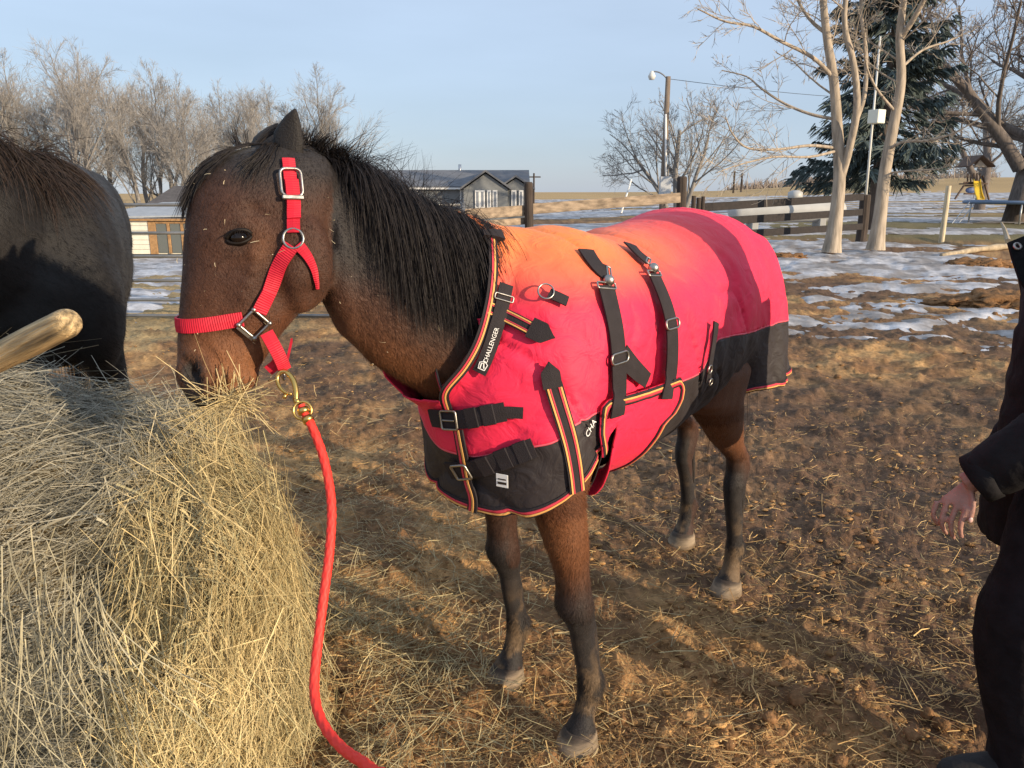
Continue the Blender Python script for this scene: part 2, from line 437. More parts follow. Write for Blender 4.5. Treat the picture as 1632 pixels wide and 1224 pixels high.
# more hay raked around the bale
n = 8500; a = rng.random(n) * 6.283; d = .50 + np.abs(rng.normal(size=n)) * .36
x = -1.02 + np.cos(a) * d * 1.1; y = 2.05 + np.sin(a) * d * 1.15; k = (y > .5) & (x < 1.0); x, y = x[k], y[k]
V3, F3, C3 = litter(len(x), x, y, .04, .19, .0014, .0032, rng, lift=.05, tilt=.25, pal=(np.array([.25, .18, .08]), np.array([.60, .50, .27])))
x = -1.0 + rng.normal(size=5200) * .9; y = 3.6 + rng.normal(size=5200) * .8; k = y > 2.3; x, y = x[k], y[k]
V4, F4, C4 = litter(len(x), x, y, .05, .2, .0016, .004, rng, lift=.04, tilt=.22, pal=(np.array([.20, .14, .07]), np.array([.50, .40, .22])))
o = part('spilled_hay', np.vstack([V3, V4]), np.vstack([F3, F4 + len(V3)]), M_straw, col=np.vstack([C3, C4])); tag(o, 'loose hay spilled on the ground around the bale', 'hay', kind='stuff')

# single droppings and frozen lumps that stand out
lumps = [(1268, 1128, .05), (1312, 1120, .045), (1225, 1158, .04), (1160, 1195, .035), (1500, 1155, .045), (1478, 1140, .04), (1452, 1172, .042), (1340, 1210, .04), (1390, 862, .045),
         (1335, 598, .055), (1385, 850, .035), (735, 1185, .03), (1010, 985, .03), (745, 1095, .032), (692, 1160, .03), (1585, 505, .06), (990, 1150, .03), (1095, 1060, .028)]
where = ['in the trampled mud at the lower right', 'beside the round lump near the boot', 'in front of the two paired lumps', 'at the bottom edge of the ground', 'lying closest to the dark trousers',
         'just left of the boot pair', 'nearest the toe of the boot', 'dark at the bottom right edge', 'right of the hind hoof on open mud', 'standing alone on the icy patch', 'low beside the bigger lump in open mud',
         'below the near front hoof toward the hay', 'between the front and hind hooves', 'behind the far front hoof', 'left of the near front hoof', 'on the snow by the coat collar', 'right of the near front hoof', 'in the middle of the mud behind the near front hoof']
for i, (px, py, s_) in enumerate(lumps):
    p = gp(px, py); z = float(ground_z([p[0]], [p[1]])[0]); V, F = CL[i % 6]
    d_ = p[1]; s2 = s_ * .62
    o = part('dung_lump', V * s2 * np.array([1, 1, .8]), F, M_clod, smooth=True, col=np.tile(mud_a * (.75 + .5 * rng.random()), (len(V), 1)))
    o.location = (p[0], p[1], z + s2 * .42); tag(o, 'rounded brown lump of dung ' + where[i], 'dung', 'lumps lying in the corral')
# ------------------------------------------------------------------ horses
HO = np.array([.459, 2.586, 0.]); HRZ = rad(232.6)
HX = np.array([math.cos(HRZ), math.sin(HRZ), 0]); HY = np.array([-math.sin(HRZ), math.cos(HRZ), 0]); HZ = np.array([0, 0, 1.])
def to_loc(p):
    d = np.asarray(p, float) - HO; return np.stack([d @ HX, d @ HY, d[..., 2]], -1)
def to_world(p):
    p = np.asarray(p, float); return HO + p[..., 0:1] * HX + p[..., 1:2] * HY + p[..., 2:3] * HZ

TORSO = [(-.69, 1.33, 1.10, .075), (-.64, 1.385, 1.02, .15), (-.55, 1.44, .93, .215), (-.42, 1.485, .91, .262), (-.22, 1.51, .895, .278), (0, 1.485, .862, .280), (.2, 1.455, .825, .282),
         (.42, 1.452, .828, .276), (.60, 1.475, .845, .258), (.75, 1.455, .85, .245), (.84, 1.40, .84, .218), (.905, 1.28, .88, .162), (.95, 1.17, .95, .10), (.97, 1.11, 1.0, .05)]
def torso_skin(shift=0, grow=0.0, e=2.25):
    return loft([((x + shift, 0, (t + b) / 2), (0, w + grow, 0), (0, 0, (t - b) / 2 + grow), e) for x, t, b, w in TORSO], 32)
def fore_leg(hx, hy, ex=.76, ey=.165):
    s = 1 if hy > 0 else -1; fx = hx - .085
    def lx(z): return fx + (ex - fx) * (z - .17) / (.88 - .17)
    S = [((ex - .04, s * .15, 1.05), .13, .08), ((ex - .01, s * ey, .90), .095, .072), ((lx(.80), s * (ey + .005), .80), .078, .064), ((lx(.70), hy * .99, .70), .068, .058), ((lx(.60), hy, .60), .053, .047),
         ((lx(.545) + .006, hy, .545), .051, .047), ((lx(.50) + .014, hy, .50), .058, .054), ((lx(.47) + .014, hy, .47), .057, .053), ((lx(.43) + .004, hy, .43), .046, .041), ((lx(.39), hy, .39), .038, .031), ((lx(.30), hy, .30), .0375, .028), ((lx(.225) - .003, hy, .225), .041, .0305),
         ((fx - .008, hy, .182), .052, .040), ((fx - .004, hy, .160), .050, .039), ((fx + .014, hy, .128), .040, .034), ((fx + .034, hy, .095), .038, .035), ((fx + .047, hy, .072), .046, .043), ((fx + .054, hy, .052), .054, .050), ((fx + .057, hy, .040), .046, .042)]
    return loft([(c, (a, 0, 0), (0, b, 0)) for c, a, b in S], 20), (fx + .055, hy)
def hind_leg(hx, hy, hockx, stx=-.14):
    s = 1 if hy > 0 else -1; fx = hx - .065
    S = [((stx - .18, s * .13, 1.12), .22, .10), ((stx - .10, s * .165, .98), .20, .105), ((stx - .06, s * .175, .88), .16, .09), (((stx * .55 + hockx * .45), s * .17, .77), .115, .07),
         ((stx * .25 + hockx * .75, s * .165, .665), .080, .055), ((hockx - .012, hy, .585), .060, .044), ((hockx - .022, hy, .53), .062, .044), ((hockx, hy, .475), .056, .043), ((hockx + .008, hy, .42), .043, .036),
         ((hockx * .55 + fx * .45 + .005, hy, .32), .038, .031), ((hockx * .2 + fx * .8, hy, .225), .040, .031), ((fx - .005, hy, .182), .052, .040), ((fx - .002, hy, .160), .050, .039), ((fx + .014, hy, .128), .040, .034), ((fx + .03, hy, .095), .038, .035), ((fx + .040, hy, .072), .046, .043), ((fx + .046, hy, .052), .053, .049), ((fx + .049, hy, .040), .046, .042)]
    return loft([(c, (a, 0, 0), (0, b, 0)) for c, a, b in S], 20), (fx + .045, hy)
def hoof_vf(hx, hy):
    st = []
    for z, k in ((.066, .66), (.060, .76), (.054, .85), (.046, .92), (.036, .97), (.024, 1.02), (.012, 1.08), (.004, 1.13), (0, 1.10)):
        st.append(((hx + .020 * (1 - z / .07), hy, z), (.064 * k, 0, 0), (0, .057 * k, 0), 2.2))
    return loft(st, 24)
def coat_hairs(V, F, C, flow, n, length, width, rng, keep=None, lift=.4):
    a, b, c = V[F[:, 0]], V[F[:, 1]], V[F[:, 2]]; fn = np.cross(b - a, V[F[:, -1]] - a); ar = np.linalg.norm(fn, axis=1); fn = nrm(fn)
    cen = V[F].mean(1); w = ar * (keep(cen) if keep is not None else 1.0)
    idx = rng.choice(len(F), n, p=w / w.sum()); u, v = rng.random((n, 1)), rng.random((n, 1)); d = V[F[idx, -1]]
    p = (a[idx] * (1 - u) + b[idx] * u) * (1 - v) + (d * (1 - u) + c[idx] * u) * v
    N = fn[idx]; fl = flow(p) + rng.normal(size=(n, 3)) * .28; fl = fl - N * (fl * N).sum(1, keepdims=True); t = nrm(fl)
    L = (length * (.6 + .8 * rng.random(n)))[:, None] if np.isscalar(length) else (length(p) * (.6 + .8 * rng.random(n)))[:, None]
    s = nrm(np.cross(t, N)) * width * .5; base = p - N * .002
    tip = base + t * L + N * L * lift * (.5 + rng.random((n, 1)))
    VV = np.stack([base - s * 1.3, base + s * 1.3, tip], 1).reshape(-1, 3); i = np.arange(n)[:, None] * 3
    FF = [(i + np.array([[0, 1, 2]]))]
    cc = C[F[idx, 0]] * (.7 + .6 * rng.random((n, 1))); return VV, np.vstack(FF), np.repeat(cc, 3, 0)
def drape_strands(tree, roots, dir0, grav, L, S, off, rng, wild=.25, wind=None):
    """hair that falls from its roots and slides over the body"""
    out = np.zeros((len(roots), S, 3))
    for i, (p, d) in enumerate(zip(roots, dir0)):
        p = np.array(p); d = nrm(d); st = L[i] / (S - 1); o = off * (.4 + 1.2 * rng.random()); j = rng.normal(size=3) * wild
        for k in range(S):
            out[i, k] = p
            d = nrm(d + (grav + j) * (st / .09)); q = p + d * st
            if tree is not None:
                loc, nn_, _, dist = tree.find_nearest(Vector(q))
                if loc is not None:
                    nn_ = np.array(nn_); sd_ = np.dot(q - np.array(loc), nn_)
                    if sd_ < o and dist < .12: q = q + nn_ * (o - sd_)
            d = nrm(q - p + 1e-9); p = q
    return out

BLACKC = np.array([.014, .0115, .011]); DARK = np.array([.062, .0255, .0145]); BAY = np.array([.120, .044, .019]); TANB = np.array([.235, .092, .036])
def mixc(C, c, w): w = np.asarray(w)[:, None]; return C * (1 - w) + np.asarray(c) * w

# ---- the bay horse: neck and head in world coordinates
D_HEAD = 1.72
hdir = nrm(np.array([-.95, -.30, 0])); hn = np.array([-hdir[1], hdir[0], 0]) * -1.0
if hn[1] > 0: hn = -hn
HEADP = [(236, 395, 492, .045), (252, 350, 522, .076), (282, 316, 540, .096), (322, 302, 540, .106), (370, 296, 532, .107), (415, 294, 524, .099), (455, 291, 512, .089), (495, 287, 484, .077), (535, 285, 450, .067),
         (570, 284, 428, .064), (600, 287, 408, .063), (626, 297, 388, .053), (643, 316, 366, .03)]
def head_st():
    st = []
    for y, xf, xb, t in HEADP:
        D = D_HEAD; c = at((xf + xb) / 2, y, D); s = (xb - xf) / 2 * D / (1.05 * FPX); st.append((c, hdir * s, hn * t, 2.3))
    return st
NECKP = [((478, 262), (522, 440), 1.745, .070), ((500, 258), (528, 478), 1.76, .074), ((548, 272), (548, 535), 1.80, .082), ((618, 305), (594, 580), 1.845, .098), ((690, 345), (656, 614), 1.91, .122), ((765, 377), (716, 655), 1.99, .160)]
def neck_st():
    st = []
    for (tx, ty), (bx, by), D, t in NECKP:
        T, B = at(tx, ty, D + .02), at(bx, by, D - .01); st.append(((T + B) / 2, (T - B) / 2, t))
    c_in = to_world(np.array([.70, 0, 1.14])); st.append((c_in, np.array([.08, .05, .32]), .20)); c_in2 = to_world(np.array([.55, 0, 1.12])); st.append((c_in2, np.array([.03, .03, .30]), .2))
    out = []
    for i, (c, a, t) in enumerate(st):
        tn = st[min(i + 1, len(st) - 1)][0] - st[max(i - 1, 0)][0]; n = nrm(np.cross(a, tn)); n = n if n[1] < 0 else -n; out.append((c, a, n * t, 2.1))
    return out
def ear(base, tip, side, w, th):
    base, tip, side = [np.asarray(v, float) for v in (base, tip, side)]; ax = tip - base; side = nrm(side - ax * np.dot(side, ax) / np.dot(ax, ax)); nn_ = nrm(np.cross(ax, side)); st = []
    for t, k, h in ((-.15, .62, 1.0), (.05, .80, 1.0), (.25, 1.0, .85), (.45, .98, .7), (.65, .74, .55), (.82, .48, .45), (.95, .18, .35), (1.0, .05, .2)):
        st.append((base + ax * t + side * w * .25 * math.sin(t * 2.6), side * w * k, nn_ * th * h))
    return loft(st, 16)
legsF = [fore_leg(.690, .178, .80), fore_leg(.566, -.185, .63)]
legsH = [hind_leg(-.465, .170, -.475), hind_leg(-.763, -.170, -.75)]
W_ = lambda vf: (to_world(vf[0]), vf[1])
muscle = [W_(ellvf((.76, .15, 1.02), (.16, .10, .26))), W_(ellvf((.74, -.15, 1.02), (.15, .10, .26))), W_(ellvf((-.38, .16, 1.18), (.27, .13, .27))), W_(ellvf((-.38, -.16, 1.18), (.27, .13, .27)))]
tendons = [W_(tubevf([(l_[1][0] - d0_, l_[1][1], z0_), (l_[1][0] - d1_, l_[1][1], .30), (l_[1][0] - .085, l_[1][1], .20)], [.013, .0125, .015], 10)) for l_, d0_, d1_, z0_ in ((legsF[0], .040, .072, .43), (legsF[1], .030, .068, .43), (legsH[0], .085, .088, .46), (legsH[1], .045, .075, .46))]
cheek = ellvf(at(470, 415, D_HEAD) + hn * .03, (.085, .055, .115)); brow = ellvf(at(378, 352, D_HEAD) + hn * .074, (.045, .034, .026)); brow2 = ellvf(at(378, 352, D_HEAD) - hn * .074, (.045, .034, .026))
nost = ellvf(at(308, 590, D_HEAD) + hn * .036, (.034, .032, .045)); chin = ellvf(at(388, 600, D_HEAD), (.035, .04, .032))
e1 = ear(at(459, 258, 1.70), at(474, 174, 1.67), at(400, 268, 1.72) - at(470, 250, 1.70), .036, .018)
e2 = ear(at(420, 252, 1.80), at(446, 198, 1.83), at(400, 258, 1.72) - at(470, 250, 1.72), .038, .018)
bayV, bayF = fuse([W_(torso_skin())] + [W_(l[0]) for l in legsF + legsH] + muscle + [loft(neck_st(), 28), loft(head_st(), 28), cheek, brow, brow2, nost, chin] + tendons, .0084, 3)
# --- sculpt: eye sockets, nostrils, mouth line, ear hollows, wrinkles of the throat
bt = bvh(bayV, bayF); bN = vnormals(bayV, bayF)
EYE = hit(bt, 381, 379)[0]; NOS = hit(bt, 306, 596)[0]; NOS2 = hit(bt, 313, 615)[0]
def dent(c, r, depth, axis=None, stretch=1.0):
    global bayV
    d = bayV - c
    if axis is not None:
        ax = nrm(axis); al = d @ ax; d = d - np.outer(al, ax) * (1 - 1 / stretch)
    w = np.exp(-(np.linalg.norm(d, axis=1) / r) ** 2 * 1.4); bayV -= bN * (w * depth)[:, None]; return w
dent(EYE, .024, .010, hdir, 1.5)
dent(EYE + np.array([0, 0, -.055]) + hdir * .01, .035, .006)                  # hollow below the eye
for px, py, r_, dp in ((404, 408, .016, -.006), (400, 430, .015, -.006), (393, 452, .014, -.005), (386, 472, .013, -.004), (440, 470, .035, .008), (402, 334, .024, .009), (425, 350, .03, .005), (322, 592, .010, -.006), (300, 566, .012, -.005), (328, 560, .02, .005), (470, 440, .05, -.006), (350, 560, .016, -.004), (380, 540, .02, .004)):
    h_ = hit(bt, px, py)
    if h_: dent(h_[0], r_, dp)
dent(hit(bt, 350, 470)[0], .05, .008, np.array([0, 0, 1.]), 2.0)             # flat of the nose
nosw = dent(NOS, .017, .026, at(296, 570, 1.7) - at(314, 630, 1.7), 1.9)
dent(NOS2, .012, .010)
for px, py in ((352, 622), (366, 616), (380, 612)):
    h_ = hit(bt, px, py)
    if h_: dent(h_[0], .012, .008)
dent(hit(bt, 500, 470)[0], .03, .014, np.array([0, 0, 1.]), 2.5)             # groove between jowl and neck
bN = vnormals(bayV, bayF)
bayV += bN * ((fbm(bayV * 9, 3, 5) - .5) * .010)[:, None]
# --- colour of the coat
L_ = to_loc(bayV); n0 = fbm(bayV * 6, 4, 9); C = np.tile(BAY * .8, (len(bayV), 1)) * (.75 + .5 * n0)[:, None]
isleg = (L_[:, 2] < .80)
C = mixc(C, TANB * .8, isleg * sstep(.50, .72, L_[:, 2]) * .5)
C = mixc(C, BLACKC * 1.5, isleg * (1 - sstep(.46, .70, L_[:, 2] + (n0 - .5) * .25)))
C = mixc(C, np.array([.17, .11, .06]), isleg * (1 - sstep(.10, .42, L_[:, 2])) * sstep(.50, .66, fbm(bayV * 22, 3, 88)) * .8); inner = isleg & (np.abs(L_[:, 1]) < .14); C = mixc(C, DARK, inner * .6)
u_ = 816 + FPX * bayV[:, 0] / (bayV @ FW - CAM @ FW); v_ = 612 + FPX * ((bayV - CAM) @ DN) / ((bayV - CAM) @ FW)
neckm = (L_[:, 0] > .80) & (L_[:, 2] > .9)
C = mixc(C, TANB * .75, neckm * sstep(430, 600, v_ + (u_ - 560) * -.25) * (u_ > 500) * .8)
C = mixc(C, BLACKC * 1.6, neckm * (1 - sstep(390, 590, v_ - (u_ - 560) * .35 + (n0 - .5) * 90)))
hd = (bayV[:, 0] < -.33) & (L_[:, 2] > .9) & (u_ < 530)
C = mixc(C, DARK * .85, hd * (1 - sstep(440, 570, v_ + (n0 - .5) * 120 + (u_ - 380) * .12)) * .95)
C = mixc(C, TANB * .8, hd * sstep(510, 585, v_ + (n0 - .5) * 60) * (1 - sstep(400, 430, u_)))
C = mixc(C, BLACKC * 1.7, hd * (1 - sstep(255, 330, v_ + (n0 - .5) * 60)))
C = mixc(C, TANB * .6, np.exp(-(np.linalg.norm(bayV - (EYE + np.array([.035, 0, -.012])), axis=1) / .042) ** 2) * .6)
C = mixc(C, BLACKC, np.exp(-(np.linalg.norm(bayV - EYE, axis=1) / .026) ** 2))
C = mixc(C, BLACKC * 1.4, np.clip(np.exp(-(np.linalg.norm((bayV - NOS) * np.array([1, 1, .75]), axis=1) / .033) ** 2) * 1.5, 0, 1))
C = mixc(C, BLACKC * 1.6, hd * sstep(606, 634, v_ + (u_ - 300) * -.2))
C = mixc(C, BLACKC * 1.5, hd * (v_ < 238)); bayC = C
M_coat = mat('horse_coat', rough=.62, col_attr=True, var=.18, vscale=90, bump=.35, bscale=240, spec=.3, sheen=.05)
M_hair = mat('horse_hair', rough=.62, col_attr=True, var=.15, vscale=60, spec=.2)
M_hoof = mat('hoof_horn', rough=.8, col_attr=True, var=.35, vscale=22, bump=.5, bscale=60, aniso=(.4, .4, 3), spec=.3)
M_eye = mat('eyeball', (.008, .005, .004), rough=.12, spec=.35)
M_lid = mat('eyelid', (.011, .008, .007), rough=.6, spec=.2)
horse = empty('bay_horse', HO, 'dark bay horse in red halter and pink blanket eating from the hay', 'horse')
wpart('body', bayV, bayF, M_coat, horse, smooth=True, col=bayC)
for l in legsF + legsH:
    V, F = hoof_vf(*l[1]); hz = V[:, 2:3]; hn_ = fbm(to_world(V) * 40, 3, 89)[:, None]; hc = np.array([.25, .19, .13]) * (.7 + .6 * hn_); hc = hc + (np.array([.06, .045, .035]) - hc) * sstep(.040, .060, hz + (hn_ - .5) * .02); hc = hc + (np.array([.12, .078, .042]) - hc) * (1 - sstep(.004, .026, hz + (hn_ - .5) * .03)) * .85; wpart('hoof', to_world(V), F, M_hoof, horse, smooth=True, col=hc)
for e_ in (e1, e2):
    V, F = e_; bm_ = np.array(V); wpart('ear', bm_, F, M_coat, horse, smooth=True, col=np.tile(BLACKC * .9, (len(V), 1)))
# eye with lids
en = nrm(hit(bt, 381, 379)[1] * .6 + np.array(hn)); ec = EYE - en * .0165
V, F = ellvf(ec, (.0225, .0225, .020)); eye = wpart('eye', V, F, M_eye, horse, smooth=True)
eu = nrm(np.cross(en, [0, 0, 1.])); eu = eu if np.dot(eu, hdir) > 0 else -eu; ew = np.cross(en, eu); ew = ew if ew[2] > 0 else -ew
mb = MB()
up = [ec + eu * (.025 * c) + ew * (.0150 * s + .001 - .004 * c) + en * (.010 + .008 * (1 - c * c)) for c, s in [(math.cos(t), math.sin(t)) for t in np.linspace(0, math.pi, 13)]]
lo = [ec + eu * (.025 * c) + ew * (-.0115 * s + .001 - .004 * c) + en * (.010 + .007 * (1 - c * c)) for c, s in [(math.cos(t), math.sin(t)) for t in np.linspace(0, math.pi, 13)]]
mb.add(*tubevf(up, [.002] + [.0042] * 11 + [.002], 8)); mb.add(*tubevf(lo, [.002] + [.0032] * 11 + [.002], 8)); V, F = mb.get()
lid = wpart('eyelids', V, F, M_lid, horse, smooth=True)
lashes = []; rng = np.random.default_rng(31)
for k in range(60):
    t = rng.random() * 2.2 + .45; b = ec + eu * (.024 * math.cos(t)) + ew * (.0165 * math.sin(t)) + en * .020; d = nrm(en * 1.0 - ew * .4 + eu * math.cos(t) * .5 + rng.normal(size=3) * .15)
    lashes.append([b, b + d * .008, b + d * .015 - ew * .003])
V, F = ribbons(np.array(lashes), .0009, rng=rng); part('eyelashes', V - np.array(horse.location), F, M_lid, horse)

# --- fur over everything the blanket leaves bare
rng = np.random.default_rng(32)
def keep_bare(p):
    l = to_loc(p); k = ((l[:, 0] > .82) & (l[:, 2] > .95)) | (l[:, 2] < .86); return np.where(k, 1.0, 0.02) * np.where(p[:, 1] < 2.4, 1.6, .8)
def bay_flow(p):
    l = to_loc(p); f = np.tile(np.array([0, 0, -1.]), (len(p), 1)); body = ((l[:, 2] > .75) & (l[:, 0] > .7) & (p[:, 0] > -.42))[:, None]
    return np.where(body, np.array([.55, .35, -.75]), f)
def bay_len(p):
    l = to_loc(p); return np.where(p[:, 0] < -.36, .012, np.where((l[:, 2] < .24) & (l[:, 2] > .12), .020, np.where(l[:, 2] < .45, .010, np.where(l[:, 2] < .8, .017, .023))))
V, F, C = coat_hairs(bayV, bayF, bayC, bay_flow, 170000, bay_len, .0013, rng, keep_bare, lift=.26)
fur = wpart('winter_coat', V, F, M_hair, horse, col=C); tag(fur, kind='stuff')
bt = bvh(bayV, bayF)
specks = []
for k in range(70):
    h_ = hit(bt, 290 + 420 * rng.random() ** 1.3, 260 + 330 * rng.random())
    if h_ is None: continue
    d = rng.normal(size=3); d = nrm(d - h_[1] * np.dot(d, h_[1])); p = h_[0] + h_[1] * .010; L2 = .0015 + .008 * rng.random() ** 4; specks.append([p - d * L2, p + h_[1] * .002, p + d * L2])
V, F = ribbons(np.array(specks), .0012, rng=rng, taper=.7); o = part('hay_specks', V - np.array(horse.location), F, M_straw, horse, col=np.tile(np.array([.50, .42, .28]), (len(V), 1))); tag(o, kind='stuff')

# --- mane, forelock, tail
rng = np.random.default_rng(33)
crest = catmull([at(470, 246, 1.76), at(520, 256, 1.79), at(570, 278, 1.83), at(625, 305, 1.865), at(690, 343, 1.92), at(750, 370, 1.99)], 10)
def on_crest(t): i = np.clip(t * (len(crest) - 1), 0, len(crest) - 1.001); k = i.astype(int); return crest[k] + (crest[k + 1] - crest[k]) * (i - k)[:, None]
nm = 6500; t = rng.random(nm) ** .62; roots = on_crest(t) + rng.normal(size=(nm, 3)) * .012
fallL = (.06 + .29 * sstep(.24, .52, t)) * (.65 + .5 * rng.random(nm)); cl_ = fbm(np.stack([t * 60, 0 * t, 0 * t], 1), 2, 77)
d0 = np.array([.30, -.80, .28]) + rng.normal(size=(nm, 3)) * .16 + (cl_ - .5)[:, None] * np.array([.9, 0, .5])
P = drape_strands(bt, roots, d0, np.array([.10, -.05, -1.25]), fallL, 11, .010, rng, wild=.07)
V, F = ribbons(P, .0011 + .0014 * rng.random(nm), side=np.array([0, 0, 1.]) + rng.normal(size=(nm, 1, 3)) * .3, taper=.2, rng=rng)
shade = (.6 + .9 * rng.random((nm, 1))); Cm = np.repeat(np.array([.0155, .0125, .0125]) * shade, 22, 0)
# fly-away hairs along the crest
nf = 420; t2 = rng.random(nf); r2_ = on_crest(t2) + rng.normal(size=(nf, 3)) * .01
d2 = np.array([.25, -.1, 1.0]) + rng.normal(size=(nf, 3)) * .45
Pf = drape_strands(None, r2_, d2, np.array([.35, -.1, -.25]), .03 + .11 * rng.random(nf), 7, .01, rng, wild=.3)
Vf, Ff = ribbons(Pf, .0013, rng=rng, taper=.2)
# wind-blown locks
locks = []
for (pts, n_, w_) in ([[(575, 285), (590, 262), (615, 255), (660, 240)], 16, .010], [[(560, 285), (580, 272), (600, 270), (640, 252)], 12, .010], [[(672, 330), (676, 305), (680, 280), (676, 240)], 10, .008], [[(690, 335), (700, 312), (690, 292)], 14, .014], [[(655, 322), (660, 300), (652, 285)], 12, .014],
                      [[(706, 350), (716, 330), (722, 318)], 14, .014], [[(735, 372), (745, 352), (742, 340)], 10, .012]):
    base = catmull([at(x, y, 1.86 + .0016 * (x - 600)) for x, y in pts], 3)
    for k in range(n_):
        j = rng.normal(size=3) * w_; locks.append(base[np.linspace(0, len(base) - 1, 7).astype(int)] + j[None] * np.linspace(.5, 1, 7)[:, None] * np.array([1, 1, 1]) + rng.normal(size=(7, 3)) * .0015)
Vl, Fl = ribbons(np.array(locks), .0013, rng=rng, taper=.15)
mane = wpart('mane', np.vstack([V, Vf, Vl]), np.vstack([F, Ff + len(V), Fl + len(V) + len(Vf)]), M_hair, horse, col=np.vstack([Cm, np.tile(np.array([.014, .012, .012]), (len(Vf) + len(Vl), 1))]))
fl = []
for pts, n_, w_, L2 in ([[(400, 244), (350, 258), (314, 292), (297, 330), (292, 352)], 260, .010, 1], [[(420, 243), (366, 248), (324, 276), (302, 318)], 240, .011, 1], [[(430, 244), (384, 250), (342, 272), (318, 305)], 170, .012, 1], [[(440, 246), (418, 258), (404, 278), (398, 300)], 90, .014, 1],
                        [[(385, 245), (377, 225), (376, 205), (386, 172)], 12, .006, 1], [[(392, 245), (382, 232), (372, 215), (371, 198)], 14, .007, 1], [[(400, 245), (393, 226), (391, 212), (396, 208)], 10, .005, 1], [[(402, 245), (420, 222), (445, 206), (465, 200)], 16, .006, 1], [[(410, 246), (430, 230), (450, 218)], 14, .007, 1], [[(476, 250), (492, 240), (505, 250)], 16, .008, 1]):
    base = catmull([at(x, y, D_HEAD - .075 if y > 250 else D_HEAD - .02) for x, y in pts], 4)
    for k in range(n_):
        j = rng.normal(size=3) * w_; f_ = np.linspace(.35, 1, 8)[:, None]; e_ = .72 + .28 * rng.random(); idx = np.linspace(0, (len(base) - 1) * e_, 8)
        i0 = np.minimum(idx.astype(int), len(base) - 2); q = base[i0] + (base[i0 + 1] - base[i0]) * (idx - i0)[:, None]; fl.append(q + j[None] * f_)
fl = np.array(fl)
for s_ in range(len(fl)):
    for k in range(8):
        loc, nn_, _, dist = bt.find_nearest(Vector(fl[s_, k]))
        sd_ = np.dot(fl[s_, k] - np.array(loc), np.array(nn_))
        if sd_ < .006: fl[s_, k] += np.array(nn_) * (.006 - sd_ + .004 * rng.random())
V, F = ribbons(fl, .0017, side=np.array(hn) + rng.normal(size=(len(fl), 1, 3)) * .6, taper=.15, rng=rng)
wpart('forelock', V, F, M_hair, horse, col=np.repeat(np.array([.016, .0135, .014]) * (.6 + .8 * rng.random((len(fl), 1))), 16, 0))
# tail
dock = to_world(np.array([-.69, 0, 1.30])); nt_ = 520; roots = dock + rng.normal(size=(nt_, 3)) * .022
tp = catmull([dock, to_world(np.array([-.73, .0, 1.15])), to_world(np.array([-.70, .02, .85])), to_world(np.array([-.62, .04, .52]))], 4)
tl = []
for i in range(nt_):
    e_ = .72 + .28 * rng.random(); idx = np.linspace(0, (len(tp) - 1) * e_, 9); i0 = np.minimum(idx.astype(int), len(tp) - 2); q = tp[i0] + (tp[i0 + 1] - tp[i0]) * (idx - i0)[:, None]
    tl.append(q + rng.normal(size=3)[None] * np.linspace(.4, 1, 9)[:, None] * .042)
V, F = ribbons(np.array(tl), .004, rng=rng, taper=.2)
wpart('tail', V, F, M_hair, horse, col=np.repeat(np.array([.03, .017, .012]) * (.5 + 1.2 * rng.random((nt_, 1))), 18, 0))

# ---- the black horse behind the bale, heading towards the camera and the left
KO = np.array([-2.2, 3.7, 0.]); KRZ = rad(296.8); kx = np.array([math.cos(KRZ), math.sin(KRZ), 0]); ky = np.array([-math.sin(KRZ), math.cos(KRZ), 0]); KS = 1.15
def kw(p): p = np.asarray(p, float) * KS; return KO + p[..., 0:1] * kx + p[..., 1:2] * ky + p[..., 2:3] * HZ
K_ = lambda vf: (kw(vf[0]), vf[1])
kl = [fore_leg(.66, .18), fore_leg(.62, -.18)]; kh = [hind_leg(-.40, .17, -.44), hind_leg(-.56, -.17, -.60)]
kn = []
for (x, y_, z, hh, t, tx_, ty_) in ((.62, 0, 1.13, .30, .2, 1, 0), (.78, -.03, 1.20, .27, .185, 1, -.3), (.92, -.13, 1.32, .225, .14, .8, -.7), (1.01, -.27, 1.44, .19, .11, .5, -.9), (1.06, -.41, 1.53, .165, .092, .3, -1), (1.09, -.54, 1.60, .15, .085, .2, -1)):
    tg = nrm(np.array([tx_, ty_, .75])); sd_ = nrm(np.cross([0, 0, 1.], tg)); upv = np.cross(tg, sd_); kn.append(((x, y_, z), upv * hh, sd_ * t, 2.1))
khd = []
for (s_, d_, hgt, t) in ((-.06, 0, .07, .06), (.0, 0, .115, .09), (.10, -.02, .145, .105), (.20, -.02, .14, .10), (.30, -.005, .105, .08), (.40, .0, .08, .065), (.48, 0, .075, .062), (.55, -.01, .06, .055), (.59, -.01, .025, .03)):
    ax = nrm(np.array([.12, -.72, -.69])); bx_ = nrm(np.array([.11, -.68, .72])); sd_ = nrm(np.cross(ax, bx_)); khd.append((np.array([1.10, -.58, 1.69]) + ax * s_ + bx_ * d_, bx_ * hgt, sd_ * t, 2.3))
kears = [ear((1.16, -.55, 1.74), (1.19, -.55, 1.92), (.1, -1, 0), .035, .02), ear((1.03, -.55, 1.74), (1.0, -.55, 1.92), (.1, -1, 0), .035, .02)]
kmus = [ellvf((.78, s_ * .15, 1.04), (.17, .11, .27)) for s_ in (1, -1)] + [ellvf((-.36, s_ * .17, 1.20), (.28, .15, .28)) for s_ in (1, -1)]
blV, blF = fuse([K_(torso_skin(grow=.02))] + [K_(l[0]) for l in kl + kh] + [K_(loft(kn, 24)), K_(loft(khd, 24))] + [K_(e) for e in kears + kmus], .016, 5)
blV += vnormals(blV, blF) * ((fbm(blV * 7, 3, 6) - .5) * .016)[:, None]
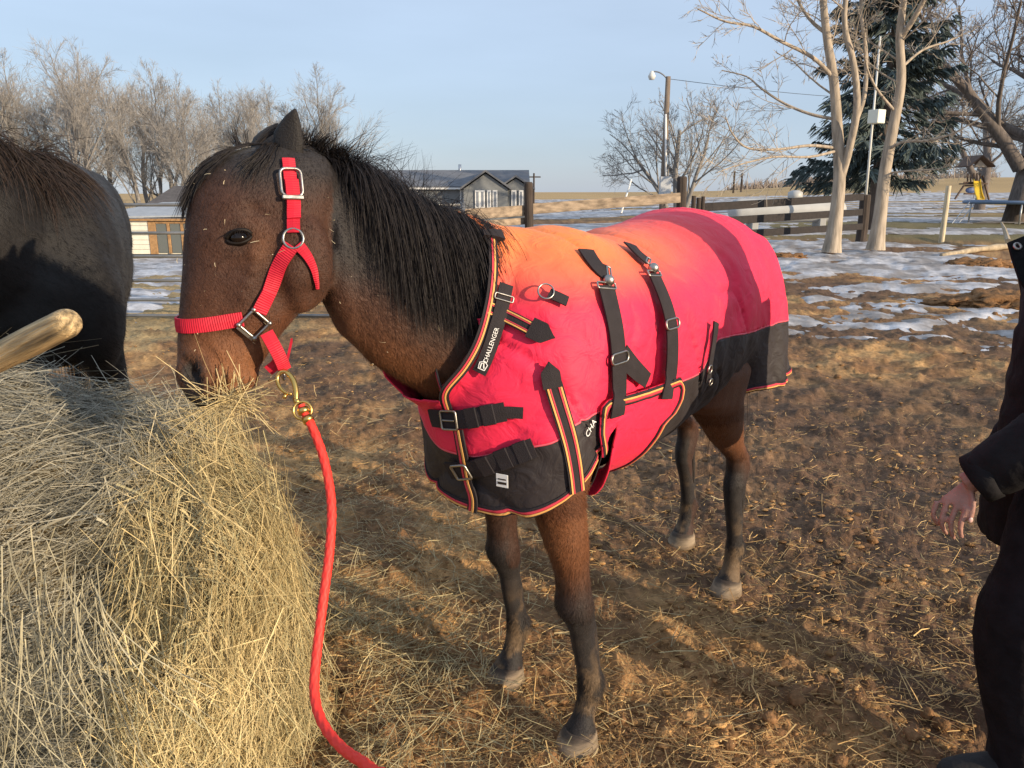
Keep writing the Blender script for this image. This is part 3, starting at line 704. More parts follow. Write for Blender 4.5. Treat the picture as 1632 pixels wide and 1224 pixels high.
nz = fbm(blV * 5, 4, 19); blC = np.tile(np.array([.010, .0085, .008]), (len(blV), 1)) * (.7 + .6 * nz)[:, None]
blackh = empty('black_horse', KO, 'shaggy black horse at the left edge behind the hay', 'horse')
wpart('body', blV, blF, M_coat, blackh, smooth=True, col=blC)
for l in kl + kh:
    V, F = hoof_vf(*l[1]); wpart('hoof', kw(V), F, M_hoof, blackh, smooth=True, col=np.tile(np.array([.10, .08, .06]), (len(V), 1)))
for s_ in (1, -1):
    V, F = ellvf((1.115 + s_ * .1, -.69, 1.60), (.015, .02, .018)); wpart('eye', kw(V), F, M_eye, blackh, smooth=True)
rng = np.random.default_rng(34)
V, F, C = coat_hairs(blV, blF, blC * 1.2, lambda p: np.tile(np.array([.5, .35, -.7]), (len(p), 1)), 60000, .026, .0018, rng, None, lift=.3)
o = wpart('winter_coat', V, F, M_hair, blackh, col=C); tag(o, kind='stuff')
kt = bvh(blV, blF); kc = catmull([kw(np.array(p)) for p in ((1.06, -.50, 1.735), (1.03, -.38, 1.67), (.97, -.24, 1.60), (.86, -.10, 1.53), (.74, -.02, 1.475), (.62, 0, 1.475))], 8)
nk = 1700; i_ = rng.random(nk) * (len(kc) - 1.01); k_ = i_.astype(int); roots = kc[k_] + (kc[k_ + 1] - kc[k_]) * (i_ - k_)[:, None] + rng.normal(size=(nk, 3)) * .012
P = drape_strands(kt, roots, ky * .8 + np.array([0, 0, .4]) + rng.normal(size=(nk, 3)) * .3, np.array([.05, -.05, -1.1]), .2 + .22 * rng.random(nk), 9, .014, rng, wild=.25)
V, F = ribbons(P, .0026, rng=rng, taper=.15); tip = np.tile(np.repeat(np.linspace(0, 1, 9), 2), nk)[:, None] * np.repeat(rng.random((nk, 1)), 18, 0)
wpart('mane', V, F, M_hair, blackh, col=np.array([.018, .015, .0145]) * (1 - tip) + np.array([.050, .030, .021]) * tip)
kd = kw(np.array([-.70, 0, 1.33])); tp = catmull([kd, kw(np.array([-.82, 0, 1.15])), kw(np.array([-.84, 0, .8])), kw(np.array([-.8, 0, .35]))], 4)
tl = np.array([tp[np.linspace(0, len(tp) - 1, 9).astype(int)] + rng.normal(size=3)[None] * np.linspace(.3, 1, 9)[:, None] * .05 for _ in range(260)])
V, F = ribbons(tl, .007, rng=rng, taper=.2); wpart('tail', V, F, M_hair, blackh, col=np.tile(np.array([.015, .013, .012]), (len(V), 1)))
# ------------------------------------------------------------------ blanket (a rug draped over the bay horse)
def grown_neck():
    out = []
    for c, a, n, e in neck_st()[3:]:
        out.append((c, a * (1 + .02 / np.linalg.norm(a)), n * (1 + .02 / np.linalg.norm(n)), e))
    return loft(out, 28)
skF = loft([((.80, cy_, z), (a, 0, 0), (0, b, 0), 2.5) for z, a, b, cy_ in ((.66, .128, .215, .045), (.80, .134, .222, .042), (.95, .145, .238, .025), (1.05, .14, .245, .01), (1.15, .11, .235, 0))], 40)
skR = loft([((cx_, 0, z), (a, 0, 0), (0, b, 0), 2.7) for z, cx_, a, b in ((.70, -.545, .275, .312), (.82, -.535, .262, .304), (.95, -.505, .255, .299), (1.08, -.47, .25, .294), (1.20, -.43, .245, .285), (1.32, -.40, .22, .255), (1.42, -.38, .17, .19))], 48)
drV, drF = fuse([W_(torso_skin(grow=.016)), W_(skF), W_(skR), grown_neck()] + [(m_[0] + 0, m_[1]) for m_ in muscle], .0122, 10, .5)
drT = tris(drF); dl = to_loc(drV); drN = vnormals(drV, drF)
# folds
fold = (fbm(np.stack([dl[:, 0] * 7 + dl[:, 2] * 2.2, dl[:, 1] * 1.5, dl[:, 2] * 1.6], 1), 3, 201) - .5)
fine = (fbm(np.stack([dl[:, 0] * 15 - dl[:, 2] * 9, dl[:, 1] * 4, dl[:, 2] * 8], 1), 3, 211) - .5)
crease = -np.exp(-(np.abs(fbm(np.stack([dl[:, 0] * 5 - dl[:, 2] * 2.5, dl[:, 1] * 1.2, dl[:, 2] * 2.4 + dl[:, 0]], 1), 2, 231) - .5) / .022) ** 2) * sstep(.35, .6, fbm(dl * 3, 2, 241))
rearw = (1 - sstep(-.5, -.25, dl[:, 0])) * (1 - sstep(1.25, 1.4, dl[:, 2])); frontw = sstep(.6, .8, dl[:, 0])
ang_ = np.arctan2(dl[:, 1], -(dl[:, 0] + .40))
pull = np.abs(np.sin((dl[:, 0] * 9 + dl[:, 2] * 5) + 3 * fold)) ** 3
drV0 = drV + drN * .022; drN0 = drN
drV = drV + drN * (fold * .030 + fine * .017 + crease * .012 + rearw * .015 * np.sin(ang_ * 9 + 2.5 * dl[:, 2]) - .004 * pull * frontw + .012)[:, None]
drN = vnormals(drV, drF); dl = to_loc(drV); dtree = bvh(drV, drF); stree = bvh(drV0, drF)
def castx(pts):
    out = []
    for px, py in pts:
        h_ = hit(dtree, px, py)
        if h_ is not None: out.append(to_loc(h_[0]))
    return np.array(out)
nk_ = castx([(778, 385), (779, 430), (774, 480), (757, 540), (732, 583), (700, 618), (703, 640)])
o_ = np.argsort(nk_[:, 2]); NZ, NX = nk_[o_, 2], nk_[o_, 0]
st_ = castx([(884, 625), (895, 660), (906, 695), (914, 730), (921, 775)]); SX = st_[np.argsort(st_[:, 2])]
sm_ = castx([(748, 726), (800, 716), (896, 697), (909, 679), (944, 660), (1000, 630), (1081, 609), (1118, 590), (1143, 540), (1175, 533), (1203, 527)])
o_ = np.argsort(sm_[:, 0]); MX, MZ = sm_[o_, 0], sm_[o_, 2]
hf_ = castx([(752, 826), (800, 816), (860, 805), (915, 789)]); o_ = np.argsort(hf_[:, 0]); HFX = np.array([.60, 1.0]); HFZ = np.polyval(np.polyfit(hf_[:, 0], hf_[:, 2], 1), HFX)
hr_ = castx([(1118, 632), (1160, 628), (1200, 623), (1222, 620)]); o_ = np.argsort(hr_[:, 0]); HRX, HRZ_ = hr_[o_, 0], hr_[o_, 2]
def f_neck(l):
    x, z = l[:, 0], l[:, 2]; xn = np.interp(z, NZ, NX, left=2.0)
    xn = np.where(z > NZ[-1], NX[-1] - (z - NZ[-1]) * .2, xn); dz = .01; g_ = (np.interp(z + dz, NZ, NX) - np.interp(z - dz, NZ, NX)) / (2 * dz)
    return np.where(z < NZ[0], .5, (xn - x) / np.sqrt(1 + g_ ** 2))
XS_ = .70
def f_hem(l):
    x, z = l[:, 0], l[:, 2]
    hF = np.interp(x, HFX, HFZ); hR = np.interp(x, HRX, HRZ_)
    hF = hF - .5 * (1 - sstep(.64, .69, x)); hR = hR - .5 * sstep(-.27, -.17, x)
    return z - np.where(x > .2, hF, hR)
def f_seam(l): return l[:, 2] - np.interp(l[:, 0], MX, MZ)
fn_, fh_, fs_ = f_neck(dl), f_hem(dl), f_seam(dl)
V, T, (N_, L1, a1, a2, a3, S0, SN) = clip(drV, drT, fn_, (drN, dl, fn_, fh_, fs_, drV0, drN0))
# loose parts of the neck in front of the collar go
V, T, (N_, L1, a1, a2, a3, S0, SN) = clip(V, T, a2, (N_, L1, a1, a2, a3, S0, SN))
BV, BT, BN, BL, bn_, bh_, bs_, BV0, BN0 = V, T, N_, L1, a1, a2, a3, S0, SN
def fabric(name, red):
    m = bpy.data.materials.new(name); m.use_nodes = True; N = m.node_tree.nodes; L = m.node_tree.links; b = N['Principled BSDF']
    b.inputs['Roughness'].default_value = .62; b.inputs['Specular IOR Level'].default_value = .35; b.inputs['Sheen Weight'].default_value = .03
    a = N.new('ShaderNodeAttribute'); a.attribute_name = 'Col'; tc = N.new('ShaderNodeTexCoord')
    n = N.new('ShaderNodeTexNoise'); n.inputs['Scale'].default_value = 5; n.inputs['Detail'].default_value = 5; L.new(tc.outputs['Object'], n.inputs['Vector'])
    r = N.new('ShaderNodeMapRange'); r.inputs['From Min'].default_value = .3; r.inputs['From Max'].default_value = .7; r.inputs['To Min'].default_value = .88; r.inputs['To Max'].default_value = 1.1; L.new(n.outputs['Fac'], r.inputs['Value'])
    x = N.new('ShaderNodeVectorMath'); x.operation = 'SCALE'; L.new(a.outputs['Color'], x.inputs[0]); L.new(r.outputs[0], x.inputs['Scale']); L.new(x.outputs[0], b.inputs['Base Color'])
    w1 = N.new('ShaderNodeTexWave'); w1.bands_direction = 'X'; w1.inputs['Scale'].default_value = 130; w2 = N.new('ShaderNodeTexWave'); w2.bands_direction = 'Z'; w2.inputs['Scale'].default_value = 130
    L.new(tc.outputs['Object'], w1.inputs[0]); L.new(tc.outputs['Object'], w2.inputs[0]); ad = N.new('ShaderNodeMath'); ad.operation = 'ADD'; L.new(w1.outputs['Fac'], ad.inputs[0]); L.new(w2.outputs['Fac'], ad.inputs[1])
    n3 = N.new('ShaderNodeTexNoise'); n3.inputs['Scale'].default_value = 16; n3.inputs['Detail'].default_value = 4; n3.inputs['Distortion'].default_value = 1.2; L.new(tc.outputs['Object'], n3.inputs['Vector'])
    b1 = N.new('ShaderNodeBump'); b1.inputs['Strength'].default_value = .18; b1.inputs['Distance'].default_value = .0006; L.new(ad.outputs[0], b1.inputs['Height'])
    b2 = N.new('ShaderNodeBump'); b2.inputs['Strength'].default_value = .55; b2.inputs['Distance'].default_value = .014; L.new(n3.outputs['Fac'], b2.inputs['Height']); L.new(b1.outputs[0], b2.inputs['Normal']); L.new(b2.outputs[0], b.inputs['Normal'])
    return m
M_fab = fabric('blanket_cloth', True)
M_blk = mat('black_webbing', (.022, .017, .019), rough=.75, var=.2, vscale=25, bump=.3, bscale=400, spec=.3)
M_gold = mat('gold_stripe', (.70, .36, .10), rough=.7)
M_redst = mat('red_stripe', (.55, .035, .06), rough=.7)
M_steel = mat('nickel', (.36, .34, .31), rough=.38, metal=1.0, bump=.1, bscale=40)
M_brass = mat('brass', (.66, .43, .13), rough=.3, metal=1.0, bump=.15, bscale=30)
M_white = mat('white_print', (.80, .79, .76), rough=.6)
M_dkst = mat('dark_metal', (.10, .09, .09), rough=.35, metal=1.0)
PINK = np.array([.80, .022, .075]); ORNG = np.array([.86, .235, .06]); BLK = np.array([.026, .020, .021])
def back_blend(l):
    """orange along the back, running into pink red"""
    k = sstep(1.31, 1.51, l[:, 2] + .05 * (fbm(l * 3, 2, 221) - .5)) * sstep(-.30, .30, l[:, 0]) * (.35 + .65 * sstep(-.05, .65, l[:, 0]))
    k = k * (1 - .25 * sstep(.9, 1.0, l[:, 0])); return PINK * (1 - k[:, None]) + ORNG * k[:, None]
blanket = empty('horse_blanket', HO, 'pink red horse blanket with black lower band and straps worn by the bay horse', 'blanket')
def cloth(name, V, T, N, off, m, col=None, thick=.004, parent=blanket):
    o = wpart(name, V + N * off, T, m, parent, smooth=True, col=col)
    if thick:
        s = o.modifiers.new('thickness', 'SOLIDIFY'); s.thickness = thick; s.offset = 1
    return o
V, T, (N_, L1) = clip(BV, BT, bs_, (BN, BL)); cloth('shell', V, T, N_, 0, M_fab, back_blend(L1))
V, T, (N_, L1) = clip(BV, BT, -bs_, (BN, BL)); cloth('lower_band', V, T, N_, 0, M_fab, np.tile(BLK, (len(V), 1)))
def _seam():
    v, t, (n, q) = clip(BV, BT, bs_ + .0022, (BN, bs_)); v, t, (n, q) = clip(v, t, .0022 - q, (n, q)); cloth('seam_piping', v, t, n, .0035, mat('pink_piping', (.72, .10, .14), rough=.6), thick=.0015)
_seam()
def band(name, f, lo, hi, off, m, thick=.003, base=None, parent=blanket):
    v, t, n, ff = base if base is not None else (BV, BT, BN, f)
    v, t, (n, ff) = clip(v, t, ff - lo, (n, ff)); v, t, (n, ff) = clip(v, t, hi - ff, (n, ff))
    if len(t) == 0: return None
    return cloth(name, v, t, n, off, m, thick=thick, parent=parent)
# bindings: neckline and hems
bel = np.where((BL[:, 0] > -.30) & (BL[:, 0] < .69), 9.0, bh_)
for sel in (BL[:, 0] > .3, BL[:, 0] <= .3):
    fsel = np.where(sel, bel, 9.0); hb_ = band('hem_binding', fsel, 0, .024, .004, M_blk)
    for nm_, lo, hi, m_ in (('stripe', .004, .009, M_gold), ('stripe', .010, .017, M_redst)):
        o = band(nm_, fsel, lo, hi, .0075, m_, .0015); o.parent = hb_
btree = bvh(BV0, BT)

class Strap:
    """a flat strap laid on a surface along picture points"""
    def __init__(s, tree, pts, k=7, off=.0, smooth=2):
        q = catmull(np.array([(a, b, 0) for a, b in pts], float), k)[:, :2]; P, N = [], []
        for a, b in q:
            h_ = hit(tree, a, b)
            if h_ is not None: P.append(h_[0]); N.append(h_[1])
        s.P = np.array(P); s.N = np.array(N)
        for _ in range(smooth):
            s.N[1:-1] = nrm(s.N[1:-1] + s.N[:-2] + s.N[2:]); s.P[1:-1] = s.P[1:-1] * .5 + (s.P[:-2] + s.P[2:]) * .25
        s.P = s.P + s.N * off
    def frame(s, t):
        i = int(round(t * (len(s.P) - 1))); a, b = max(i - 1, 0), min(i + 1, len(s.P) - 1); T_ = nrm(s.P[b] - s.P[a]); n = s.N[i]; n = nrm(n - T_ * np.dot(n, T_)); return s.P[i], T_, np.cross(n, T_), n
    def vf(s, w, th, lo=0., hi=1., off=0., wfun=None, shift=0.):
        m = len(s.P); i0, i1 = int(round(lo * (m - 1))), int(round(hi * (m - 1))); V = []; F = []
        for j, i in enumerate(range(i0, i1 + 1)):
            p, T_, sd_, n = s.frame(i / (m - 1)); ww = w * (wfun((i - i0) / max(i1 - i0, 1)) if wfun else 1)
            c = p + n * off + sd_ * shift
            V += [c - sd_ * ww / 2, c + sd_ * ww / 2, c + sd_ * ww / 2 + n * th, c + n * (th * 1.25), c - sd_ * ww / 2 + n * th]
        k = i1 - i0 + 1
        for j in range(k - 1):
            a = j * 5; b = a + 5
            for u, v in ((0, 1), (1, 2), (2, 3), (3, 4), (4, 0)): F.append((a + u, a + v, b + v, b + u))
        F.append((4, 3, 2, 1, 0)); e_ = (k - 1) * 5; F.append((e_, e_ + 1, e_ + 2, e_ + 3, e_ + 4)); return np.array(V), F
def rect_ring(c, u, v, w, h, r, rnd=.25, n=5):
    pts = []; rr_ = min(w, h) * rnd
    for sx_, sy_, a0 in ((1, 1, 0), (-1, 1, 90), (-1, -1, 180), (1, -1, 270)):
        for k in range(n):
            a = rad(a0 + 90 * k / (n - 1)); pts.append(c + u * (sx_ * (w / 2 - rr_) + rr_ * math.cos(a)) + v * (sy_ * (h / 2 - rr_) + rr_ * math.sin(a)))
    pts = np.array(pts); nv = np.cross(u, v); m = len(pts); V = []; F = []; cen = pts.mean(0)
    for i in range(m):
        t = nrm(pts[(i + 1) % m] - pts[i - 1]); o_ = nrm(np.cross(t, nv))
        for q in range(6):
            a = 2 * math.pi * q / 6; V.append(pts[i] + r * (o_ * math.cos(a) + nv * math.sin(a)))
    for i in range(m):
        for q in range(6): F.append((i * 6 + q, ((i + 1) % m) * 6 + q, ((i + 1) % m) * 6 + (q + 1) % 6, i * 6 + (q + 1) % 6))
    return np.array(V), F
def addp(name, vf, m, parent=blanket, root=None, smooth=False):
    r_ = root if root is not None else (parent if parent.type == 'EMPTY' else parent.parent)
    return part(name, vf[0] - np.array(r_.location), vf[1], m, parent, smooth=smooth)
def lettering(txt, c, u, v, n, size, m, parent, root, name='lettering', xs=1.0):
    cu = bpy.data.curves.new('t', 'FONT'); cu.body = txt; cu.size = 1.0; cu.align_x = 'CENTER'; cu.align_y = 'CENTER'; cu.resolution_u = 2; cu.extrude = .01
    o = bpy.data.objects.new('t', cu); COL.objects.link(o); dg = bpy.context.evaluated_depsgraph_get(); em = o.evaluated_get(dg).to_mesh()
    V = np.array([q.co[:] for q in em.vertices]); F = [tuple(p.vertices) for p in em.polygons]; o.evaluated_get(dg).to_mesh_clear(); bpy.data.objects.remove(o)
    V = c + V[:, 0:1] * u * size * xs + V[:, 1:2] * v * size + V[:, 2:3] * n * size
    return addp(name, (V, F), m, parent, root)

# --- neck binding, near side laid on the cloth edge and mirrored to the far side
nb = Strap(stree, [(783, 384), (785, 430), (780, 481), (764, 541), (739, 586), (709, 621), (712, 645), (722, 660)], k=9, off=.003, smooth=6)
def mirrored(s):
    m = Strap.__new__(Strap); k_ = int(len(s.P) * .72); s_P, s_N = s.P[:k_], s.N[:k_]; l = to_loc(s_P); l[:, 1] *= -1; m.P = to_world(l); nl_ = np.stack([s_N @ HX, -(s_N @ HY), s_N[:, 2]], 1); m.N = nl_[:, 0:1] * HX + nl_[:, 1:2] * HY + nl_[:, 2:3] * HZ; return m
for s_b in (nb, mirrored(nb)):
    sg = 1 if s_b is nb else -1
    o = addp('neck_binding', s_b.vf(.024, .004), M_blk)
    addp('stripe', s_b.vf(.0042, .0014, off=.0052, shift=.003 * sg), M_gold, o, blanket); addp('stripe', s_b.vf(.0042, .0014, off=.0052, shift=-.003 * sg), M_redst, o, blanket)
# --- belly flap
fl_ = castx([(966, 630), (953, 641), (949, 660), (946, 690), (946, 715)]); fr_ = castx([(1068, 600), (1076, 612), (1074, 630), (1064, 648), (1050, 664)]); ft_ = castx([(966, 632), (1000, 622), (1030, 610), (1066, 598)])
o1, o2, o3 = np.argsort(fl_[:, 2]), np.argsort(fr_[:, 2]), np.argsort(ft_[:, 0])
fA = np.interp(BL[:, 2], fl_[o1, 2], fl_[o1, 0]) - BL[:, 0]; fB = BL[:, 0] - np.interp(BL[:, 2], fr_[o2, 2], fr_[o2, 0]); fC = np.interp(BL[:, 0], ft_[o3, 0], ft_[o3, 2]) - BL[:, 2]
fe = np.minimum(np.minimum(fA, fB), fC)
bul = (.016 + .008 * (1 - sstep(.74, .95, BL[:, 2])) * sstep(.2, .5, BL[:, 0]))
FV, FT, (FN, FL, ffe, fbl) = clip(BV0, BT, fe, (BN0, BL, fe, bul - .006)); FV = FV + FN * fbl[:, None]
flap = cloth('belly_flap', FV, FT, FN, 0, M_fab, np.tile(PINK, (len(FV), 1)), .005)
base = (FV, FT, FN, ffe); fb = band('flap_binding', None, 0, .024, .005, M_blk, base=base); fb.parent = flap
for lo, hi, m_ in ((.006, .011, M_gold), (.012, .018, M_redst)):
    o = band('stripe', None, lo, hi, .0085, m_, .0015, base=base); o.parent = flap
ftree = bvh(np.vstack([BV0, FV + FN * .006]), np.vstack([BT, FT + len(BV0)]))
# --- surcingle straps with connectors and sliders
def surcingle(up_, main, slid, wtop, w):
    a = Strap(btree, up_, off=.004); so = addp('strap', a.vf(wtop, .004), M_blk)
    p, T_, sd_, n = a.frame(1.0); b = Strap(ftree, main, off=.007, smooth=12); q, T2, sd2, n2 = b.frame(0.0)
    m_ = addp('strap', b.vf(w, .004), M_blk)
    addp('connector', rect_ring(q + n2 * .004, sd2, T2, w * 1.12, .016, .0028), M_steel, m_, blanket, True)
    mid = (p * .35 + q * .65) + n2 * .008; addp('connector_knob', ellvf(mid, (.015, .012, .015)), M_steel, m_, blanket, True)
    addp('connector', rect_ring(p + n * .005, sd_, T_, wtop * .8, .012, .0026), M_steel, m_, blanket, True)
    s_, Ts, sds, ns = b.frame(slid); addp('slider', rect_ring(s_ + ns * .007, sds, Ts, w * 1.2, .026, .0032, .45), M_steel, m_, blanket, True)
    return b
surcingle([(932, 401), (943, 418), (955, 432), (967, 438)], [(962, 458), (971, 495), (978, 530), (981, 565), (982, 600), (983, 635), (979, 662)], .52, .048, .058)
surcingle([(1002, 392), (1015, 406), (1030, 419)], [(1038, 439), (1052, 470), (1062, 500), (1067, 530), (1067, 570), (1064, 605), (1058, 634)], .44, .044, .056)
d = Strap(btree, [(990, 566), (1010, 588), (1030, 606)], off=.003); addp('strap', d.vf(.055, .003, wfun=lambda t: 1.1 - .35 * t), M_blk)
# --- neck strap with the maker's mark
b = Strap(btree, [(805, 455), (800, 480), (793, 510), (781, 550), (765, 594)], off=.008); ns_ = addp('strap', b.vf(.034, .004), M_blk)
p, T_, sd_, n = b.frame(.22); addp('buckle', rect_ring(p + n * .006, sd_, T_, .046, .014, .0022), M_steel, ns_, blanket, True)
p, T_, sd_, n = b.frame(.74); lettering('CHALLENGER', p + n * .0058, -T_, (np.cross(n, -T_)), n, .0155, M_white, ns_, blanket, xs=.92)
p, T_, sd_, n = b.frame(.93); p = p + n * .0058; U_, V_ = -T_, np.cross(n, -T_)
lg = [(-.010, -.008), (.004, -.010), (.011, 0), (.004, .010), (-.010, .008), (-.010, -.008)]
mb = MB(); mb.add(*tubevf([p + U_ * a + V_ * c for a, c in lg], .0013, 6)); mb.add(*tubevf([p + U_ * a + V_ * c for a, c in [(-.008, .004), (.003, .005), (.006, 0), (0, -.002), (-.006, -.005)]], .0018, 6)); addp('emblem', mb.get(), M_white, ns_, blanket)
# --- striped gussets ending in pointed tabs
def gusset(stripe, tab, w, wt):
    b = Strap(btree, stripe, off=.003); o = addp('gusset_binding', b.vf(w, .003), M_blk)
    for sh, wd, m_ in ((-.36, .10, M_gold), (-.24, .08, M_redst), (.36, .10, M_gold), (.24, .08, M_redst)):
        addp('stripe', b.vf(w * wd, .0012, off=.0044, shift=w * sh), m_, o, blanket)
    t = Strap(btree, tab, off=.0055); addp('pointed_tab', t.vf(wt, .004, wfun=lambda q: 1.0 if q < .62 else max(.06, 1 - (q - .62) / .38)), M_blk)
gusset([(778, 491), (800, 501), (825, 513), (850, 526)], [(845, 522), (862, 530), (884, 539)], .034, .050)
gusset([(881, 612), (892, 650), (905, 695), (914, 740), (919, 783)], [(880, 618), (877, 598), (874, 576)], .044, .046)
# --- D ring
b = Strap(btree, [(874, 469), (888, 475), (903, 482)], off=.004); o = addp('ring_tab', b.vf(.026, .004), M_blk); p, T_, sd_, n = b.frame(0); addp('ring', ringvf(p + n * .006 - T_ * .008, n, .019, .0024, 22, 6), M_steel, o, blanket, True)
# --- front buckles
b = Strap(btree, [(690, 664), (715, 667), (740, 667), (775, 661), (806, 655)], off=.006); o = addp('chest_strap', b.vf(.046, .005), M_blk)
t2 = Strap(btree, [(796, 656), (815, 656), (834, 657)], off=.008); addp('strap_end', t2.vf(.028, .003), M_blk, o, blanket)
p, T_, sd_, n = b.frame(.33); addp('buckle', rect_ring(p + n * .010, T_, sd_, .050, .046, .0030, .12), M_steel, o, blanket, True)
for f_ in (.62, .80):
    p, T_, sd_, n = b.frame(f_); addp('loop', boxvf((.034, .050, .006), p + n * .0045, .002, np.stack([T_, sd_, n], 1)), M_blk, o, blanket)
p, T_, sd_, n = b.frame(.30); addp('buckle_tongue', tubevf([p + n * .012 - T_ * .012, p + n * .013 + T_ * .026], .002, 6), M_steel, o, blanket)
b = Strap(btree, [(718, 747), (745, 746), (775, 740), (810, 728), (852, 712)], off=.006); o = addp('chest_strap', b.vf(.048, .005), M_blk)
p, T_, sd_, n = b.frame(.20); addp('buckle', rect_ring(p + n * .011, T_, sd_, .052, .042, .0034, .12), M_steel, o, blanket, True)
for f_ in (.5, .72, .9):
    p, T_, sd_, n = b.frame(f_); addp('loop', boxvf((.036, .052, .006), p + n * .0045, .002, np.stack([T_, sd_, n], 1)), M_blk, o, blanket)
# --- overlapping front edge with striped binding
b = Strap(btree, [(733, 684), (738, 712), (742, 735), (748, 765), (756, 792), (755, 815), (748, 830)], off=.005); o = addp('front_edge_binding', b.vf(.030, .005), M_blk)
addp('stripe', b.vf(.006, .0014, off=.0066, shift=.004), M_gold, o, blanket); addp('stripe', b.vf(.006, .0014, off=.0066, shift=-.005), M_redst, o, blanket)
# --- care label
h_ = hit(btree, 803, 764); n = h_[1]; u_a = nrm(np.cross([0, 0, 1.], n)); v_a = np.cross(n, u_a); R_ = np.stack([u_a, v_a, n], 1)
o = addp('care_label', boxvf((.032, .034, .0015), h_[0] + n * .009, .0004, R_), M_white); addp('label_print', boxvf((.024, .006, .0008), h_[0] + n * .0104 - v_a * .006, 0, R_), M_dkst, o, blanket); addp('label_print', boxvf((.022, .003, .0008), h_[0] + n * .0104 + v_a * .004, 0, R_), M_dkst, o, blanket)
# --- lettering on the black band, half hidden by the flap
h_ = hit(btree, 938, 682); n = h_[1]; w_a = nrm(np.cross(n, HX)); w_a = w_a if w_a[2] > 0 else -w_a; u_a = np.cross(w_a, n); lettering('CHA', h_[0] + n * .007, nrm(u_a * .75 + w_a * .6), nrm(-u_a * .6 + w_a * .75), n, .024, M_white, bpy.data.objects['lower_band'], blanket)
# --- leg strap at the flank
b = Strap(btree, [(1136, 514), (1133, 540), (1128, 570), (1123, 606)], off=.008); o = addp('leg_strap', b.vf(.030, .005, wfun=lambda t: 1.1 - .25 * math.sin(t * 3)), M_blk)
p, T_, sd_, n = b.frame(.80); addp('clip', ringvf(p + n * .012 - sd_ * .018, n, .012, .0028, 14, 6), M_steel, o, blanket, True); p, T_, sd_, n = b.frame(1.0); addp('clip', ringvf(p + n * .012, n, .010, .0025, 14, 6), M_steel, o, blanket, True)
# --- dark patch at the withers
b = Strap(btree, [(784, 384), (782, 378), (779, 373)], off=.004); addp('wither_pad', b.vf(.06, .012), M_blk)
# ------------------------------------------------------------------ halter and lead rope
M_web = mat('red_webbing', (.50, .013, .034), rough=.6, var=.15, vscale=40, spec=.3)
halter = empty('halter', at(400, 500, D_HEAD), 'red nylon webbing halter with silver fittings on the bay horse', 'halter')
def free_strap(P, N, k=5):
    s = Strap.__new__(Strap); s.P = catmull(P, k); s.N = nrm(catmull(N, k)); return s
HW = .031
def ribbed(s, w, th, wfun=None, step=.0024):
    """webbing: cross ribs as real ridges"""
    L = np.concatenate([[0], np.cumsum(np.linalg.norm(np.diff(s.P, axis=0), axis=1))]); n = max(8, int(L[-1] / step)); q = np.linspace(0, L[-1], n); r = Strap.__new__(Strap); r.P = np.stack([np.interp(q, L, s.P[:, k]) for k in range(3)], 1); r.N = nrm(np.stack([np.interp(q, L, s.N[:, k]) for k in range(3)], 1))
    V, F = r.vf(w, th, wfun=wfun); V = V.reshape(-1, 5, 3); up = V[:, 2:5] - V[:, [1, 3, 0]] * 0; nn = r.N; V[1::2, 2:5] += nn[1::2, None] * .0011; return V.reshape(-1, 3), F
# noseband: a loop over the nose, found by casting on the head from outside
c0 = at(365, 512, D_HEAD); P, N = [], []
for a in np.linspace(rad(-112), rad(112), 30):
    d = hdir * math.cos(a) + (-np.array(hn)) * math.sin(a); o_ = c0 + d * .4 + np.array([0, 0, .012 - .012 * math.cos(a)])
    loc, n_, _, _ = bt.ray_cast(Vector(o_), Vector(-d))
    if loc is not None: P.append(np.array(loc) + d * .003); N.append(d)
P = np.array(P); N = np.array(N)
for _ in range(2): P[1:-1] = P[1:-1] * .5 + (P[:-2] + P[2:]) * .25
nose = Strap.__new__(Strap); nose.P = P; nose.N = N
addp('noseband', ribbed(nose, HW, .004), M_web, halter)
# cheek strap, crown strap, throat strap on the near side
ck = Strap(bt, [(414, 494), (432, 455), (450, 418), (466, 392)], off=.004); co = addp('cheek_strap', ribbed(ck, HW, .004), M_web, halter)
ck2 = Strap(bt, [(412, 497), (420, 478), (428, 462)], off=.008); addp('strap_fold', ribbed(ck2, HW * .98, .003), M_web, co, halter)
cr = Strap(bt, [(469, 372), (468, 345), (465, 318), (463, 295), (461, 272), (459, 255)], off=.004); cro = addp('crown_strap', ribbed(cr, HW * .86, .004), M_web, halter)
c2 = Strap(bt, [(470, 352), (467, 330), (465, 305), (463, 288)], off=.009); addp('strap_end', ribbed(c2, HW * .92, .004), M_web, cro, halter)
p, T_, sd_, n = cr.frame(.60); addp('crown_buckle', rect_ring(p + n * .009 + np.array([0, 0, .002]), sd_, T_, .044, .060, .0034, .28), M_steel, halter, None, True)
p, T_, sd_, n = cr.frame(.40); addp('buckle_bar', boxvf((.046, .010, .007), p + n * .012, .002, np.stack([sd_, T_, n], 1)), M_steel, halter)
h_ = hit(bt, 468, 381); addp('cheek_ring', ringvf(h_[0] + h_[1] * .006, h_[1], .021, .0030, 24, 8), M_steel, halter, None, True)
th = Strap(bt, [(475, 390), (487, 405), (498, 425), (503, 443), (506, 458)], off=.004); addp('throat_strap', ribbed(th, HW * .8, .004, wfun=lambda t: 1 - .72 * t), M_web, halter)
# far side: the same straps mirrored behind the head
def mirror_head(P):
    m_ = at(400, 430, D_HEAD); d = (P - m_) @ np.array(hn); return P - np.outer(2 * d, np.array(hn))
for nm_, st in (('cheek_strap', ck), ('crown_strap', cr)):
    s2 = Strap.__new__(Strap); s2.P = mirror_head(st.P); s2.N = st.N - np.outer(2 * (st.N @ np.array(hn)), np.array(hn)); addp(nm_, s2.vf(HW * .9, .004), M_web, halter)
